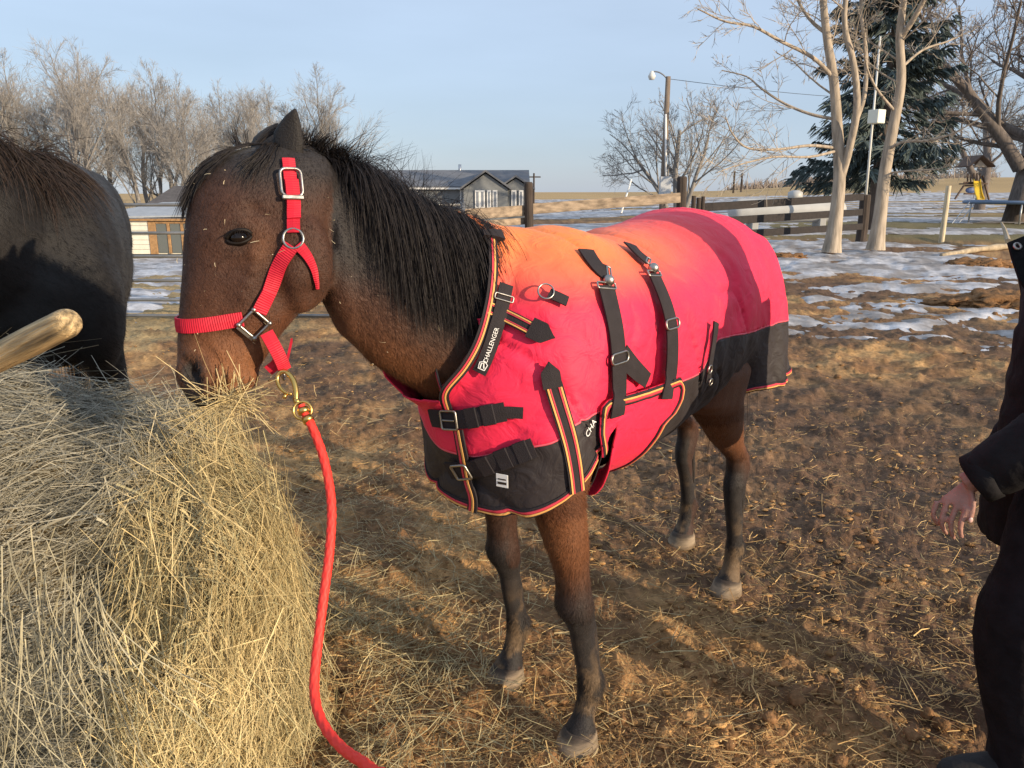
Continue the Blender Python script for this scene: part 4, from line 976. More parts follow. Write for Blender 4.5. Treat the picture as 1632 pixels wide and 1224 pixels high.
# square side fitting
h_ = hit(bt, 405, 515); n = nrm(h_[1] + np.array(hn)); p = h_[0] + n * .009; a = nrm(at(428, 478, 1.6) - at(412, 494, 1.6)); u_a = nrm(a - n * np.dot(a, n)); v_a = np.cross(n, u_a)
mb = MB(); mb.add(*rect_ring(p, u_a, v_a, .046, .044, .0036, .14))
for s_ in (1, -1):
    for q in (1, -1): mb.add(*ellvf(p + u_a * (.023 * q) + v_a * (.022 * s_), (.006, .006, .006), None, 8, 6))
fit = addp('square_fitting', mb.get(), M_steel, halter, None, True)
addp('engraved_plate', boxvf((.010, .042, .004), p - u_a * .027, .001, np.stack([u_a, v_a, n], 1)), M_steel, fit, halter)
# chin strap with its ring and loose end
P = [at(424, 530, 1.640), at(436, 551, 1.648), at(447, 573, 1.668), at(453, 588, 1.69)]; N = [np.array(hn)] * 4; N = [nrm(np.array(hn) * 1 + np.array([.35, 0, -.1]))] * 4
cs = free_strap(P, N); addp('chin_strap', ribbed(cs, HW * .92, .005), M_web, halter)
P = [at(453, 588, 1.69), at(458, 566, 1.73), at(463, 544, 1.77)]; N = [nrm(np.array([1., .2, -.2]))] * 3; addp('chin_strap', free_strap(P, N).vf(HW * .6, .004), M_web, halter)
P = [at(446, 566, 1.675), at(440, 580, 1.685), at(428, 590, 1.69)]; N = [nrm(np.array(hn))] * 3; addp('loose_end', free_strap(P, N).vf(HW * .75, .005), M_web, halter)
rc = at(451, 596, 1.69); addp('chin_ring', ringvf(rc, nrm(np.array([.9, .1, .1])), .013, .0026, 18, 6), M_steel, halter, None, True)
# lead rope with brass snap
M_rope = bpy.data.materials.new('red_rope'); M_rope.use_nodes = True
N = M_rope.node_tree.nodes; L = M_rope.node_tree.links; pb = N['Principled BSDF']; pb.inputs['Base Color'].default_value = (.78, .035, .022, 1); pb.inputs['Roughness'].default_value = .6
rope = empty('lead_rope', at(470, 640, 1.66), 'bright red braided lead rope with brass snap clipped under the chin', 'rope')
A = at(441, 606, 1.67); ax_ = nrm(at(472, 642, 1.655) - at(446, 598, 1.67)); sd_ = nrm(np.cross(ax_, FW))
hk = at(450, 600, 1.67)
loop = [hk + ax_ * .062, hk + ax_ * .044 + sd_ * .010, hk + ax_ * .020 + sd_ * .0165, hk + sd_ * .012 - ax_ * .004, hk - ax_ * .010, hk - sd_ * .012 - ax_ * .002, hk + ax_ * .016 - sd_ * .0165, hk + ax_ * .034 - sd_ * .012, hk + ax_ * .046 - sd_ * .002]
lp_ = catmull(np.array(loop), 5); sn = addp('brass_snap', tubevf(lp_, np.interp(np.linspace(0, 1, len(lp_)), [0, .3, .5, .75, 1], [.0062, .0060, .0052, .0042, .0036]), 10), M_brass, rope, None, True)
addp('thumb_stud', tubevf([hk + ax_ * .038 - sd_ * .012, hk + ax_ * .044 - sd_ * .020 - FW * .004], .0045, 8), M_brass, sn, rope, True)
addp('swivel', tubevf([hk + ax_ * .056, hk + ax_ * .066, hk + ax_ * .074], [.0055, .0075, .005], 12), M_brass, sn, rope, True)
rg = hk + ax_ * .090; addp('swivel_ring', ringvf(rg, -FW + np.array([.2, 0, .1]), .0190, .0030, 24, 8), M_brass, rope, None, True)
rp = [at(480, 646, 1.655), at(487, 662, 1.650), at(500, 686, 1.640), at(517, 735, 1.62), at(528, 800, 1.59), at(526, 870, 1.56), at(516, 950, 1.53), at(506, 1030, 1.50), at(501, 1100, 1.46), at(513, 1150, 1.41), at(545, 1192, 1.34), at(592, 1226, 1.25), at(622, 1270, 1.21), np.array([-.16, .96, .40]), np.array([-.12, .92, .14]), np.array([-.04, .88, .035]), np.array([.14, .80, .03]), np.array([.40, .62, .03])]
RP = catmull(np.array(rp), 40)
# braided surface: geometry wound as a diamond braid
T = np.zeros_like(RP); T[1:-1] = RP[2:] - RP[:-2]; T[0] = RP[1] - RP[0]; T[-1] = RP[-1] - RP[-2]; T = nrm(T); s_len = np.concatenate([[0], np.cumsum(np.linalg.norm(np.diff(RP, axis=0), axis=1))])
n_ = 18; U = np.zeros_like(RP); u = nrm(np.cross(T[0], [1., 0, 0]))
for i in range(len(RP)): u = nrm(u - T[i] * np.dot(u, T[i])); U[i] = u
Bn = np.cross(T, U); ang = np.arange(n_) * 2 * np.pi / n_
rr_ = .0090 * (1 + .075 * np.sin(5 * ang[None, :] + s_len[:, None] * 210) + .075 * np.sin(5 * ang[None, :] - s_len[:, None] * 210)) * np.where(s_len < .030, .85, 1.0)[:, None]
V = (RP[:, None] + rr_[..., None] * (np.cos(ang)[None, :, None] * U[:, None] + np.sin(ang)[None, :, None] * Bn[:, None])).reshape(-1, 3)
i = np.arange(len(RP) - 1)[:, None] * n_ + np.arange(n_)[None]; j = np.arange(len(RP) - 1)[:, None] * n_ + (np.arange(n_)[None] + 1) % n_
F = np.stack([i, j, j + n_, i + n_], -1).reshape(-1, 4); wpart('braided_line', V, F, M_rope, rope, smooth=True)
for t in (24, 54):
    addp('crimp', tubevf([RP[t] - T[t] * .006, RP[t] + T[t] * .006], .0128, 14), M_brass, rope, None, True)
# ------------------------------------------------------------------ hay bale, poles
rng = np.random.default_rng(51)
M_core = mat('hay_core', (.13, .095, .045), rough=.9, var=.5, vscale=45, bump=.9, bscale=70, aniso=(1, 1, 3))
hbV, hbF = fuse([ellvf((-1.60, 2.02, .60), (.82, .50, .47), None, 24, 16), ellvf((-1.04, 1.96, .52), (.36, .38, .48), None, 24, 16), ellvf((-.86, 1.93, .36), (.22, .34, .40), None, 24, 14), ellvf((-1.02, 1.92, .08), (.42, .40, .18), None, 24, 10), ellvf((-1.7, 2.0, .1), (.75, .35, .22), None, 24, 10)], .026, 14)
hN = vnormals(hbV, hbF); hbV = hbV + hN * ((fbm(hbV * 4.5, 4, 301) - .5) * .20 + (fbm(hbV * 14, 3, 311) - .5) * .07)[:, None]; hol = np.exp(-(np.linalg.norm((hbV - np.array([-1.12, 1.60, .66])) / np.array([.22, .3, .17]), axis=1)) ** 2); hbV[:, 1] += .26 * hol; hN = vnormals(hbV, hbF)
bale = empty('hay_bale', (-1.1, 1.9, 0), 'big torn open bale of dry yellow hay under the horse muzzle', 'hay bale')
wpart('packed_core', hbV, hbF, M_core, bale, smooth=True)
M_hay = mat('hay_stalk', rough=.65, col_attr=True, var=.15, vscale=25, spec=.35)
def hay_strands(n, Lr, wr, lift, seed, flowk):
    rng = np.random.default_rng(seed); a, b, d = hbV[hbF[:, 0]], hbV[hbF[:, 1]], hbV[hbF[:, 3]]; fn = np.cross(b - a, d - a); ar = np.linalg.norm(fn, axis=1); fn = nrm(fn); cen = hbV[hbF].mean(1)
    w = ar * np.where(nrm(CAM - cen)[:, 0] * fn[:, 0] + nrm(CAM - cen)[:, 1] * fn[:, 1] + nrm(CAM - cen)[:, 2] * fn[:, 2] > -.25, 1.0, .18) * (cen[:, 2] > .02) * (1 - .8 * np.exp(-(np.linalg.norm((cen - np.array([-1.12, 1.75, .66])) / np.array([.22, .3, .17]), axis=1)) ** 2))
    idx = rng.choice(len(hbF), n, p=w / w.sum()); p = cen[idx] + rng.normal(size=(n, 3)) * .012; N = fn[idx]
    right = sstep(-1.08, -.88, p[:, 0])[:, None]
    swirl = (fbm(p * 4.0, 2, 321)[:, None] - .5)
    fl = (1 - right) * (np.array([-1.0, -.10, -.10]) + np.array([.1, 0, 2.2]) * swirl) + right * (np.array([.15, -.05, -.75]) + np.array([2.0, .3, .5]) * swirl)
    fl = fl + rng.normal(size=(n, 3)) * flowk; fl = fl - N * (fl * N).sum(1, keepdims=True); t = nrm(fl) * np.where(rng.random((n, 1)) < .5, 1, -1) if False else nrm(fl)
    L = (Lr[0] + (Lr[1] - Lr[0]) * rng.random(n) ** 1.5)[:, None]; h0 = .004 + lift * rng.random((n, 1)) ** 2; S = 4; P = np.zeros((n, S, 3))
    lf = rng.normal(size=(n, 1)) * .18 + .10; cv = rng.normal(size=(n, 3)) * .30; cv -= N * (cv * N).sum(1, keepdims=True)
    for k in range(S):
        s_ = k / (S - 1) - .5; P[:, k] = p + N * (h0 + lf * L * (s_ + .3) * .5) + t * L * s_ + cv * L * (s_ * s_) + np.array([0, 0, -.16]) * L * np.clip(s_, 0, 1)
    P[:, :, 2] = np.maximum(P[:, :, 2], .008)
    V, F = ribbons(P, wr[0] + (wr[1] - wr[0]) * rng.random(n) ** 2, side=N[:, None, :] + rng.normal(size=(n, 1, 3)) * .6, taper=.5, rng=rng)
    c = np.array([.30, .225, .10]) + (np.array([.70, .555, .285]) - np.array([.30, .225, .10])) * rng.random((n, 1)) ** 1.2
    gk = (rng.random((n, 1)) < .25) * .6; c = c * (1 - gk) + np.array([.36, .35, .20]) * gk
    lay = fbm(p * np.array([2.5, 2.5, 5]), 3, 331)[:, None]; c = c * (.62 + .75 * lay)          # layers of fresher and duller hay
    wx_ = (1 - sstep(-1.04, -.82, p[:, 0] + .16 * (p[:, 2] - .9) * -1 + .22 * (fbm(p * 3, 2, 341) - .5)))[:, None] * .94   # left part greyer: weathered hay, with shade painted into the colour
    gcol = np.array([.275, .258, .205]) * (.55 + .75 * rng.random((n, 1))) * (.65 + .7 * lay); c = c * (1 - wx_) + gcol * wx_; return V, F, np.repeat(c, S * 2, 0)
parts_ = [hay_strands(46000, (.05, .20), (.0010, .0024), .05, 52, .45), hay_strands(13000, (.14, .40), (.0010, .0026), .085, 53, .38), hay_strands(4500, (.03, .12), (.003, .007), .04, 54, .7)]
nV = 0; VV, FF, CC = [], [], []
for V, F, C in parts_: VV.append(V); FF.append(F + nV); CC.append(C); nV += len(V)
# stalks hanging over the front of the bale
n = 900; x0 = -2.3 + 1.4 * rng.random(n); z0 = .40 + .5 * rng.random(n); top = np.stack([x0, 1.50 + .06 * rng.random(n) + .10 * (z0 < .6), z0], 1); Lh = .15 + .35 * rng.random(n); S = 6; P = np.zeros((n, S, 3)); sw = rng.normal(size=(n, 3)) * np.array([.6, .18, .15])
for k in range(S):
    s_ = k / (S - 1); P[:, k] = top + np.array([0, -.03, 0]) * math.sin(s_ * 2.2) + sw * (Lh * s_ ** 1.5)[:, None] * .8 + np.array([0, 0, -1]) * (Lh * s_)[:, None]
P[:, :, 2] = np.maximum(P[:, :, 2], .01)
V, F = ribbons(P, .0014 + .0018 * rng.random(n), rng=rng, taper=.5); c = np.array([.26, .23, .15]) + np.array([.20, .19, .14]) * rng.random((n, 1)); VV.append(V); FF.append(F + nV); CC.append(np.repeat(c, S * 2, 0)); nV += len(V)
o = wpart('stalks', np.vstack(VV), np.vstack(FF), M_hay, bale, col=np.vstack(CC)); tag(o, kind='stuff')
# hay in the horse's mouth
wisp = []
for k in range(120):
    c = at(372 + rng.normal() * 20, 640 + rng.normal() * 8, 1.645 + rng.normal() * .02); d = nrm(np.array([rng.normal() * 1.0, -.35 + rng.normal() * .3, -.1 + rng.normal() * .55])); L2 = .05 + .07 * rng.random(); bnd = rng.normal(size=3) * .015
    wisp.append([c - d * L2 * .5, c + bnd * .5, c + d * L2 * .5 + bnd, c + d * L2 * .9 + bnd * 2 + np.array([0, 0, -.01])])
for k in range(18):
    c = at(372 + rng.normal() * 9, 616 + rng.normal() * 9, 1.64); d = nrm(np.array([rng.normal() * .25, -.3, -1 + rng.normal() * .2])); L2 = .05 + .05 * rng.random(); wisp.append([c - d * L2 * .4, c, c + d * L2 * .5, c + d * L2])
V, F = ribbons(np.array(wisp), .0018, rng=rng, taper=.6); w_ = part('hay_wisp', V, F, M_hay, col=np.repeat(np.array([.34, .26, .12]) + np.array([.26, .21, .12]) * rng.random((len(wisp), 1)), 8, 0)); tag(w_, 'tangled wisp of hay hanging from the bay horse mouth', 'hay')
# pole sticking out of the bale towards the camera
M_pole = mat('pale_wood', (.48, .345, .17), rough=.6, var=.35, vscale=9, bump=.35, bscale=30, aniso=(1, 1, 1))
def pole(name, E, B, r, label, cat, m, parent=None):
    E, B = np.asarray(E, float), np.asarray(B, float); d = nrm(B - E); L2 = np.linalg.norm(B - E); ts = [0, .06, .2, .45, .8, 1.3, 2.0]; P = [E + d * r * t for t in ts]; R_ = [r * q for q in (.30, .52, .74, .90, .985, 1.0, 1.0)]
    for t in np.linspace(.12, 1, 8): P.append(E + d * (L2 * t)); R_.append(r * (1 + .04 * math.sin(t * 9)))
    P, R_ = np.array(P), np.array(R_); o_ = np.argsort(P @ d); V, F = tubevf(P[o_], R_[o_], 20); Rm = frame_from(d); V = (V - E) @ Rm
    o = part(name, V, F, m, smooth=True); o.matrix_world = Matrix.Translation(Vector(E)) @ Matrix(Rm.tolist()).to_4x4(); tag(o, label, cat); return o
M_pole = mat('pale_wood', (.42, .30, .155), rough=.7, var=.75, vscale=14, bump=.8, bscale=30, aniso=(.45, 8, 8))
pole('wooden_pole', at(116, 510, 1.24), at(-260, 700, 1.75), .0245, 'thick pale wooden pole with worn rounded end above the hay', 'pole', M_pole)
M_pole2 = mat('grey_wood', (.11, .078, .046), rough=.85, var=.35, vscale=10, bump=.5, bscale=26, aniso=(.45, 8, 8))
pole('wooden_pole', at(226, 1005, 1.90), at(20, 1150, 2.05), .034, 'dull brown wooden pole lying low under the torn hay', 'pole', M_pole2)
# ------------------------------------------------------------------ the person at the right edge
PB = np.array([1.44, 1.92, 0.])
def limb(pts, n=18):
    st = []; P = np.array([p[0] for p in pts], float)
    for i, (c, a, b) in enumerate(pts):
        t = nrm(P[min(i + 1, len(P) - 1)] - P[max(i - 1, 0)]); ref = np.array([1., 0, 0]) if abs(t[0]) < .8 else np.array([0, 0, 1.]); u = nrm(ref - t * np.dot(ref, t)); v = np.cross(t, u); st.append((c, u * a, v * b))
    return loft(st, n)
HOFF = np.array([-.048, .0, .008]); HIPZ = .95; tx = 1.50; ty = 1.92
near_arm = [((1.48, 1.735, 1.40), .062, .062), ((1.455, 1.715, 1.27), .054, .054), ((1.405, 1.72, 1.13), .050, .048), ((1.30, 1.785, 1.01), .045, .045), ((1.197, 1.845, .893), .033, .030), ((1.167, 1.858, .868), .030, .026)]
far_arm = [((1.50, 2.11, 1.40), .062, .062), ((1.53, 2.14, 1.25), .052, .052), ((1.55, 2.15, 1.08), .047, .045), ((1.50, 2.15, .94), .040, .04), ((1.45, 2.14, .83), .03, .028)]
near_leg = [((1.49, 1.83, .95), .105, .10), ((1.42, 1.815, .75), .088, .088), ((1.335, 1.80, .52), .066, .064), ((1.335, 1.80, .46), .062, .06), ((1.375, 1.80, .30), .058, .056), ((1.405, 1.80, .10), .042, .042)]
far_leg = [((1.51, 2.01, .95), .105, .10), ((1.54, 2.02, .75), .088, .088), ((1.565, 2.03, .50), .064, .06), ((1.62, 2.03, .30), .058, .056), ((1.68, 2.03, .10), .042, .042)]
torso_p = [((1.50, ty, .88), .11, .15), ((1.50, ty, .98), .125, .165), ((1.495, ty, 1.10), .115, .15), ((1.49, ty, 1.25), .13, .165), ((1.495, ty, 1.38), .125, .18), ((1.50, ty, 1.46), .08, .13), ((1.49, ty, 1.51), .055, .058), ((1.475, ty, 1.57), .052, .052)]
tor = loft([(c, (a, 0, 0), (0, b, 0), 2.3) for c, a, b in torso_p], 24)
head = loft([((1.465, ty, z), (a, 0, 0), (0, b, 0)) for z, a, b in ((1.545, .05, .045), (1.57, .085, .06), (1.61, .098, .070), (1.66, .102, .076), (1.71, .103, .079), (1.75, .092, .073), (1.78, .065, .055), (1.795, .02, .02))], 20)
nose_p = [ellvf((1.365, ty, 1.645), (.018, .014, .022)), ellvf((1.375, ty, 1.60), (.016, .022, .010)), ellvf((1.48, ty - .08, 1.66), (.022, .010, .03)), ellvf((1.48, ty + .08, 1.66), (.022, .010, .03))]
# the near hand, relaxed, five bent fingers
palm = loft([(np.array(c), np.array(a), np.array(b)) for c, a, b in (((1.225, 1.853, .868), (.018, -.016, .010), (.010, .014, .002)), ((1.206, 1.858, .835), (.021, -.021, .006), (.008, .010, .003)), ((1.190, 1.856, .812), (.026, -.028, .004), (.008, .010, .003)), ((1.185, 1.855, .800), (.026, -.029, .002), (.007, .009, .003)))], 16)
def finger(p, dirs, lens, r):
    P = [np.array(p, float)]
    for d, l in zip(dirs, lens): P.append(P[-1] + nrm(d) * l)
    P = catmull(np.array(P), 4); R_ = np.linspace(r, r * .72, len(P)); R_[-1] = r * .35; return tubevf(P, R_, 10)
fd = [(-.30, -.10, -1), (.10, -.02, -1), (.50, .05, -.85)]
fing = []
for k, (q, l) in enumerate(((-1., .92), (-.35, 1.05), (.32, 1.0), (.98, .80))):
    b_ = np.array([1.181, 1.853, .795]) + np.array([.0275, -.0315, .003]) * -q
    fing.append(finger(b_, [(-.30 + .03 * k, -.10, -1), (.05 + .12 * k, .0, -1), (.40 + .14 * k, .05, -.9)], [.048 * l, .034 * l, .027 * l], .0090))
thumb = finger((1.222, 1.836, .845), [(.02, -.55, -.85), (-.12, -.25, -1), (-.10, 0, -1)], [.032, .034, .026], .0095)
far_hand = [ellvf((1.445, 2.135, .77), (.03, .02, .05))] + [finger((1.425 + .014 * k, 2.135, .735), [(-.05, 0, -1), (.1, 0, -1), (.2, 0, -1)], [.03, .022, .018], .0085) for k in range(4)] + [finger((1.42, 2.125, .79), [(-.4, -.3, -.8), (-.2, -.1, -1)], [.03, .025], .009)]
pV, pF = fuse([tor, head, limb(near_arm), limb(far_arm), limb(near_leg), limb(far_leg)] + [(np.array([1.215, 1.855, .86]) + (v_ - np.array([1.215, 1.855, .86])) * .86 + HOFF, f_) for v_, f_ in [palm, thumb] + fing] + nose_p + far_hand, .0050, 1, .3)
M_skin = mat('skin', (.36, .185, .14), rough=.55, var=.14, vscale=30, bump=.25, bscale=140, spec=.4)
M_coatk = mat('dark_jacket', (.012, .011, .012), rough=.8, var=.3, vscale=14, bump=.5, bscale=34, spec=.12)
M_trou = mat('dark_trousers', (.013, .0105, .012), rough=.85, var=.3, vscale=18, bump=.5, bscale=50, spec=.1)
M_boot = mat('dark_boot', (.009, .008, .008), rough=.75, var=.3, vscale=20, bump=.3, bscale=60)
M_hairp = mat('brown_hair', (.05, .03, .02), rough=.6, var=.4, vscale=60, aniso=(1, 1, .2))
def cloth_skin(parts, vox, it, amp, sc, seed, an=(1, 1, 1)):
    V, F = fuse(parts, vox, it); N = vnormals(V, F); return V + N * ((fbm(V * sc * np.array(an), 4, seed) - .5) * amp)[:, None], F
person = empty('person', PB, 'person in dark jacket and trousers walking in at the right edge, one hand lowered', 'person')
wpart('body', pV, pF, M_skin, person, smooth=True)
jk = [loft([(c, (a, 0, 0), (0, b, 0), 2.4) for c, a, b in [((1.49, ty, .66), .165, .225), ((1.495, ty, .80), .168, .222), ((1.495, ty, .95), .162, .212), ((1.49, ty, 1.10), .155, .20), ((1.49, ty, 1.25), .160, .205), ((1.495, ty, 1.38), .150, .215), ((1.50, ty, 1.46), .11, .17), ((1.495, ty, 1.53), .082, .088), ((1.485, ty, 1.57), .08, .08)]], 28)]
def sleeve(arm, k): return limb([(c, a + k_, b + k_) for (c, a, b), k_ in zip(arm, k)])
jk += [sleeve(near_arm[:-1] , (.036, .038, .042, .042, .036)), sleeve(far_arm, (.034, .034, .034, .03, .03))]
jV, jF = cloth_skin(jk, .010, 5, .055, 8, 401, (1, 1, .7)); jacket = wpart('jacket', jV, jF, M_coatk, person, smooth=True)
wpart('cuff', *limb([((1.222, 1.832, .910), .066, .064), ((1.206, 1.842, .900), .068, .066), ((1.186, 1.852, .882), .067, .065), ((1.184, 1.853, .880), .056, .054)]), M_coatk, person, smooth=True)
V, F = limb([(c, a + .045, b + .045) for c, a, b in near_leg[:-1]] + [((1.395, 1.80, .12), .085, .085), ((1.40, 1.80, .06), .088, .088)]); V2, F2 = limb([(c, a + .045, b + .045) for c, a, b in far_leg[:-1]] + [((1.67, 2.03, .12), .085, .085), ((1.675, 2.03, .07), .088, .088)])
tV, tF = cloth_skin([(V, F), (V2, F2), loft([(c, (a + .03, 0, 0), (0, b + .03, 0), 2.3) for c, a, b in torso_p[:2]], 24)], .011, 5, .040, 8, 411, (1, 1, .8)); wpart('trousers', tV, tF, M_trou, person, smooth=True)
def boot(ax_, ay_, z0):
    up_ = loft([((ax_, ay_, .20 + z0), (.06, 0, 0), (0, .055, 0)), ((ax_, ay_, .10 + z0), (.062, 0, 0), (0, .052, 0)), ((ax_ - .01, ay_, .03 + z0), (.07, 0, 0), (0, .05, 0))], 18)
    ft = loft([((ax_ + .07, ay_, .045 + z0), (0, .035, 0), (0, 0, .035)), ((ax_ + .02, ay_, .055 + z0), (0, .045, 0), (0, 0, .052)), ((ax_ - .06, ay_, .05 + z0), (0, .048, 0), (0, 0, .048)), ((ax_ - .13, ay_, .045 + z0), (0, .052, 0), (0, 0, .040)), ((ax_ - .19, ay_, .040 + z0), (0, .042, 0), (0, 0, .032)), ((ax_ - .215, ay_, .035 + z0), (0, .02, 0), (0, 0, .018))], 18)
    return fuse([up_, ft], .009, 3)
for ax_, ay_, z0 in ((1.395, 1.80, 0), (1.67, 2.03, .0)):
    V, F = boot(ax_, ay_, z0); wpart('boot', V, F, M_boot, person, smooth=True)
V, F = fuse([loft([((1.482, ty, z), (a, 0, 0), (0, b, 0)) for z, a, b in ((1.56, .070, .07), (1.62, .086, .084), (1.69, .092, .094), (1.745, .106, .094), (1.79, .095, .082), (1.822, .04, .04))], 20)], .012, 2); wpart('hair', V + np.array([.014, 0, 0]) * (V[:, 2:3] < 1.74), F, M_hairp, person, smooth=True)
for s_ in (-1, 1): wpart('eye', *ellvf((1.374, ty + s_ * .032, 1.668), (.010, .013, .010), None, 10, 8), M_eye, person, smooth=True)
# collar flap with its press stud, pocket flap
def slab(pts, D, th, name, m):
    P = np.array([at(x, y, d_) for (x, y), d_ in zip(pts, D)]); n = len(P); nv = nrm(np.cross(P[1] - P[0], P[2] - P[0])); nv = nv if nv[1] < 0 else -nv
    V = np.vstack([P, P - nv * th]); F = [tuple(range(n)), tuple(range(2 * n - 1, n - 1, -1))] + [(i, (i + 1) % n, n + (i + 1) % n, n + i) for i in range(n)]
    return wpart(name, V, F, m, person), nv
cf, nv = slab([(1607, 386), (1632, 376), (1690, 372), (1745, 400), (1740, 470), (1640, 468), (1624, 442), (1614, 412)], [2.00, 2.01, 2.02, 2.02, 2.01, 1.99, 1.985, 1.99], .006, 'collar_flap', M_coatk)
st = at(1620, 394, 1.992) + nv * .004; addpp = part('press_stud', *[(q if i else q - PB) for i, q in enumerate(ringvf(st, nv, .0085, .0035, 18, 8))], M_steel, cf, smooth=True)
nl = [wpart('fingernail', *ellvf(np.array([1.215, 1.855, .86]) + (np.array([1.214, 1.803, .768]) - np.array([1.215, 1.855, .86])) * .86 + HOFF, (.0060, .0028, .0075), None, 10, 8), mat('nail', (.66, .42, .36), rough=.3), person, smooth=True)]
def copy_tree(o, parent=None):
    c = o.copy(); COL.objects.link(c); c.parent = parent
    for ch in o.children: copy_tree(ch, c)
    return c
# ------------------------------------------------------------------ fences, buildings, trees
def tz(x, y): return float(terrain(np.array([x]), np.array([y]))[0])
M_panel = mat('galvanised_tube', (.20, .20, .20), rough=.45, metal=.6, var=.2, vscale=6)
M_post = mat('dark_post', (.05, .036, .028), rough=.9, var=.4, vscale=6, bump=.6, bscale=25, aniso=(3, 3, .4))
M_plank = mat('weathered_plank', (.27, .205, .145), rough=.9, var=.45, vscale=5, bump=.6, bscale=20, aniso=(.3, 3, 3))
M_rail = mat('dark_rail', (.020, .015, .014), rough=.85, var=.35, vscale=5, bump=.5, bscale=20, aniso=(.3, 3, 3))
M_ppost = mat('pale_post', (.55, .46, .31), rough=.85, var=.3, vscale=6, bump=.4, bscale=25, aniso=(3, 3, .4))
# tubular panel between the two horses
YP = 9.7
def panel(x0, x1, label):
    e = empty('corral_panel', (x0, YP, 0), label, 'fence panel', 'steel panels behind the horses')
    zs = [1.6 - (py - 305) / FPX * YP for py in (326, 369, 405, 443, 474, 504)]; zs = [max(z, .06) for z in zs]
    for z in zs: wpart('rail', *tubevf([(x0 + .03, YP, z), (x1 - .03, YP, z)], .021, 10), M_panel, e, smooth=True)
    for x in (x0, x1): wpart('upright', *tubevf([(x, YP - .012, 0), (x, YP - .012, zs[0] + .03)], .026, 10), M_panel, e, smooth=True)
    xm = aty(172, 370, YP)[0]
    if x0 + .3 < xm < x1 - .3: wpart('upright', *tubevf([(xm + .05, YP - .03, zs[0]), (xm - .02, YP - .03, zs[2]), (xm - .05, YP - .03, zs[-1] - .1)], .03, 10), M_panel, e, smooth=True)
panel(-9.2, -6.15, 'grey tubular steel corral panel left of the barn, behind the black horse'); panel(-6.1, -3.05, 'grey tubular steel corral panel with upright in front of the white barn'); panel(-3.0, -.6, 'grey tubular steel corral panel hidden mostly behind the bay horse head')
# plank fence in the middle
def fence(name, label, posts, rails, pm, rm, pr=.085, square=False):
    e = empty(name, (posts[0][0], posts[0][1], 0), label, 'fence')
    for (x, y, z0, z1, r) in posts:
        if square: wpart('post', *boxvf((r * 2, r * 2, z1 - z0), (x, y, (z0 + z1) / 2), .01), pm, e)
        else: wpart('post', *tubevf([(x, y, z0), (x + .01, y, (z0 + z1) / 2), (x - .01, y, z1 - .03), (x - .01, y, z1)], [r * 1.05, r, r, r * .8], 12), pm, e, smooth=False)
    for (p, q, w, h) in rails: wpart('rail', *beam(p, q, w, h, .008), rm, e)
    return e
def pp(px, py, y): return aty(px, py, y)
a = pp(843, 290, 15.2); b = pp(1088, 281, 16.4); c = pp(600, 322, 13.5)
fence('plank_fence', 'weathered grey plank fence with dark posts behind the horse back', [(a[0], a[1], 0, a[2], .085), (b[0], b[1], 0, b[2], .105), (c[0], c[1], 0, c[2], .09)],
      [(pp(836, 334, 15.25), pp(1084, 315, 16.25), .045, .20), (pp(590, 352, 13.6), pp(843, 335, 15.3), .045, .20), (pp(590, 372, 13.6), pp(838, 352, 15.3), .04, .13), (pp(850, 385, 15.25), pp(1084, 362, 16.3), .045, .15)], M_post, M_plank)
for px, py, r in ((1106, 312, .05), (1114, 315, .05), (1121, 313, .04)):
    q = pp(px, py, 17.0); o = part('fence_post', *tubevf([(0, 0, 0), (0, 0, q[2])], r, 10), M_post); o.location = (q[0], q[1], 0)
    tag(o, {1106: 'thin dark post closest to the end of the plank fence', 1114: 'middle one of three thin dark posts by the plank fence', 1121: 'rightmost thin dark post where the rail fence begins'}[px], 'post', 'thin posts by the plank fence')
# dark rail fence at the right
q = pp(1380, 310, 24.6); q0 = pp(1116, 322, 19.0)
fence('rail_fence', 'dark three rail fence in front of the white tank', [(q[0], q[1], -.05, q[2], .16), (q0[0], q0[1], -.05, q0[2], .06)],
      [(pp(1112, 331, 19.0), pp(1376, 314, 24.4), .05, .20), (pp(1112, 355, 19.0), pp(1374, 338, 24.4), .05, .20), (pp(1112, 377, 19.0), pp(1374, 361, 24.4), .05, .19)], M_post, M_rail)
q = pp(1512, 296, 24.8); o = part('fence_post', *tubevf([(0, 0, -.05), (.01, 0, q[2] * .5), (0, 0, q[2])], [.085, .08, .078], 14), M_ppost, smooth=False); o.location = (q[0], q[1], 0); tag(o, 'tall pale round wooden post standing alone in the snow', 'post')
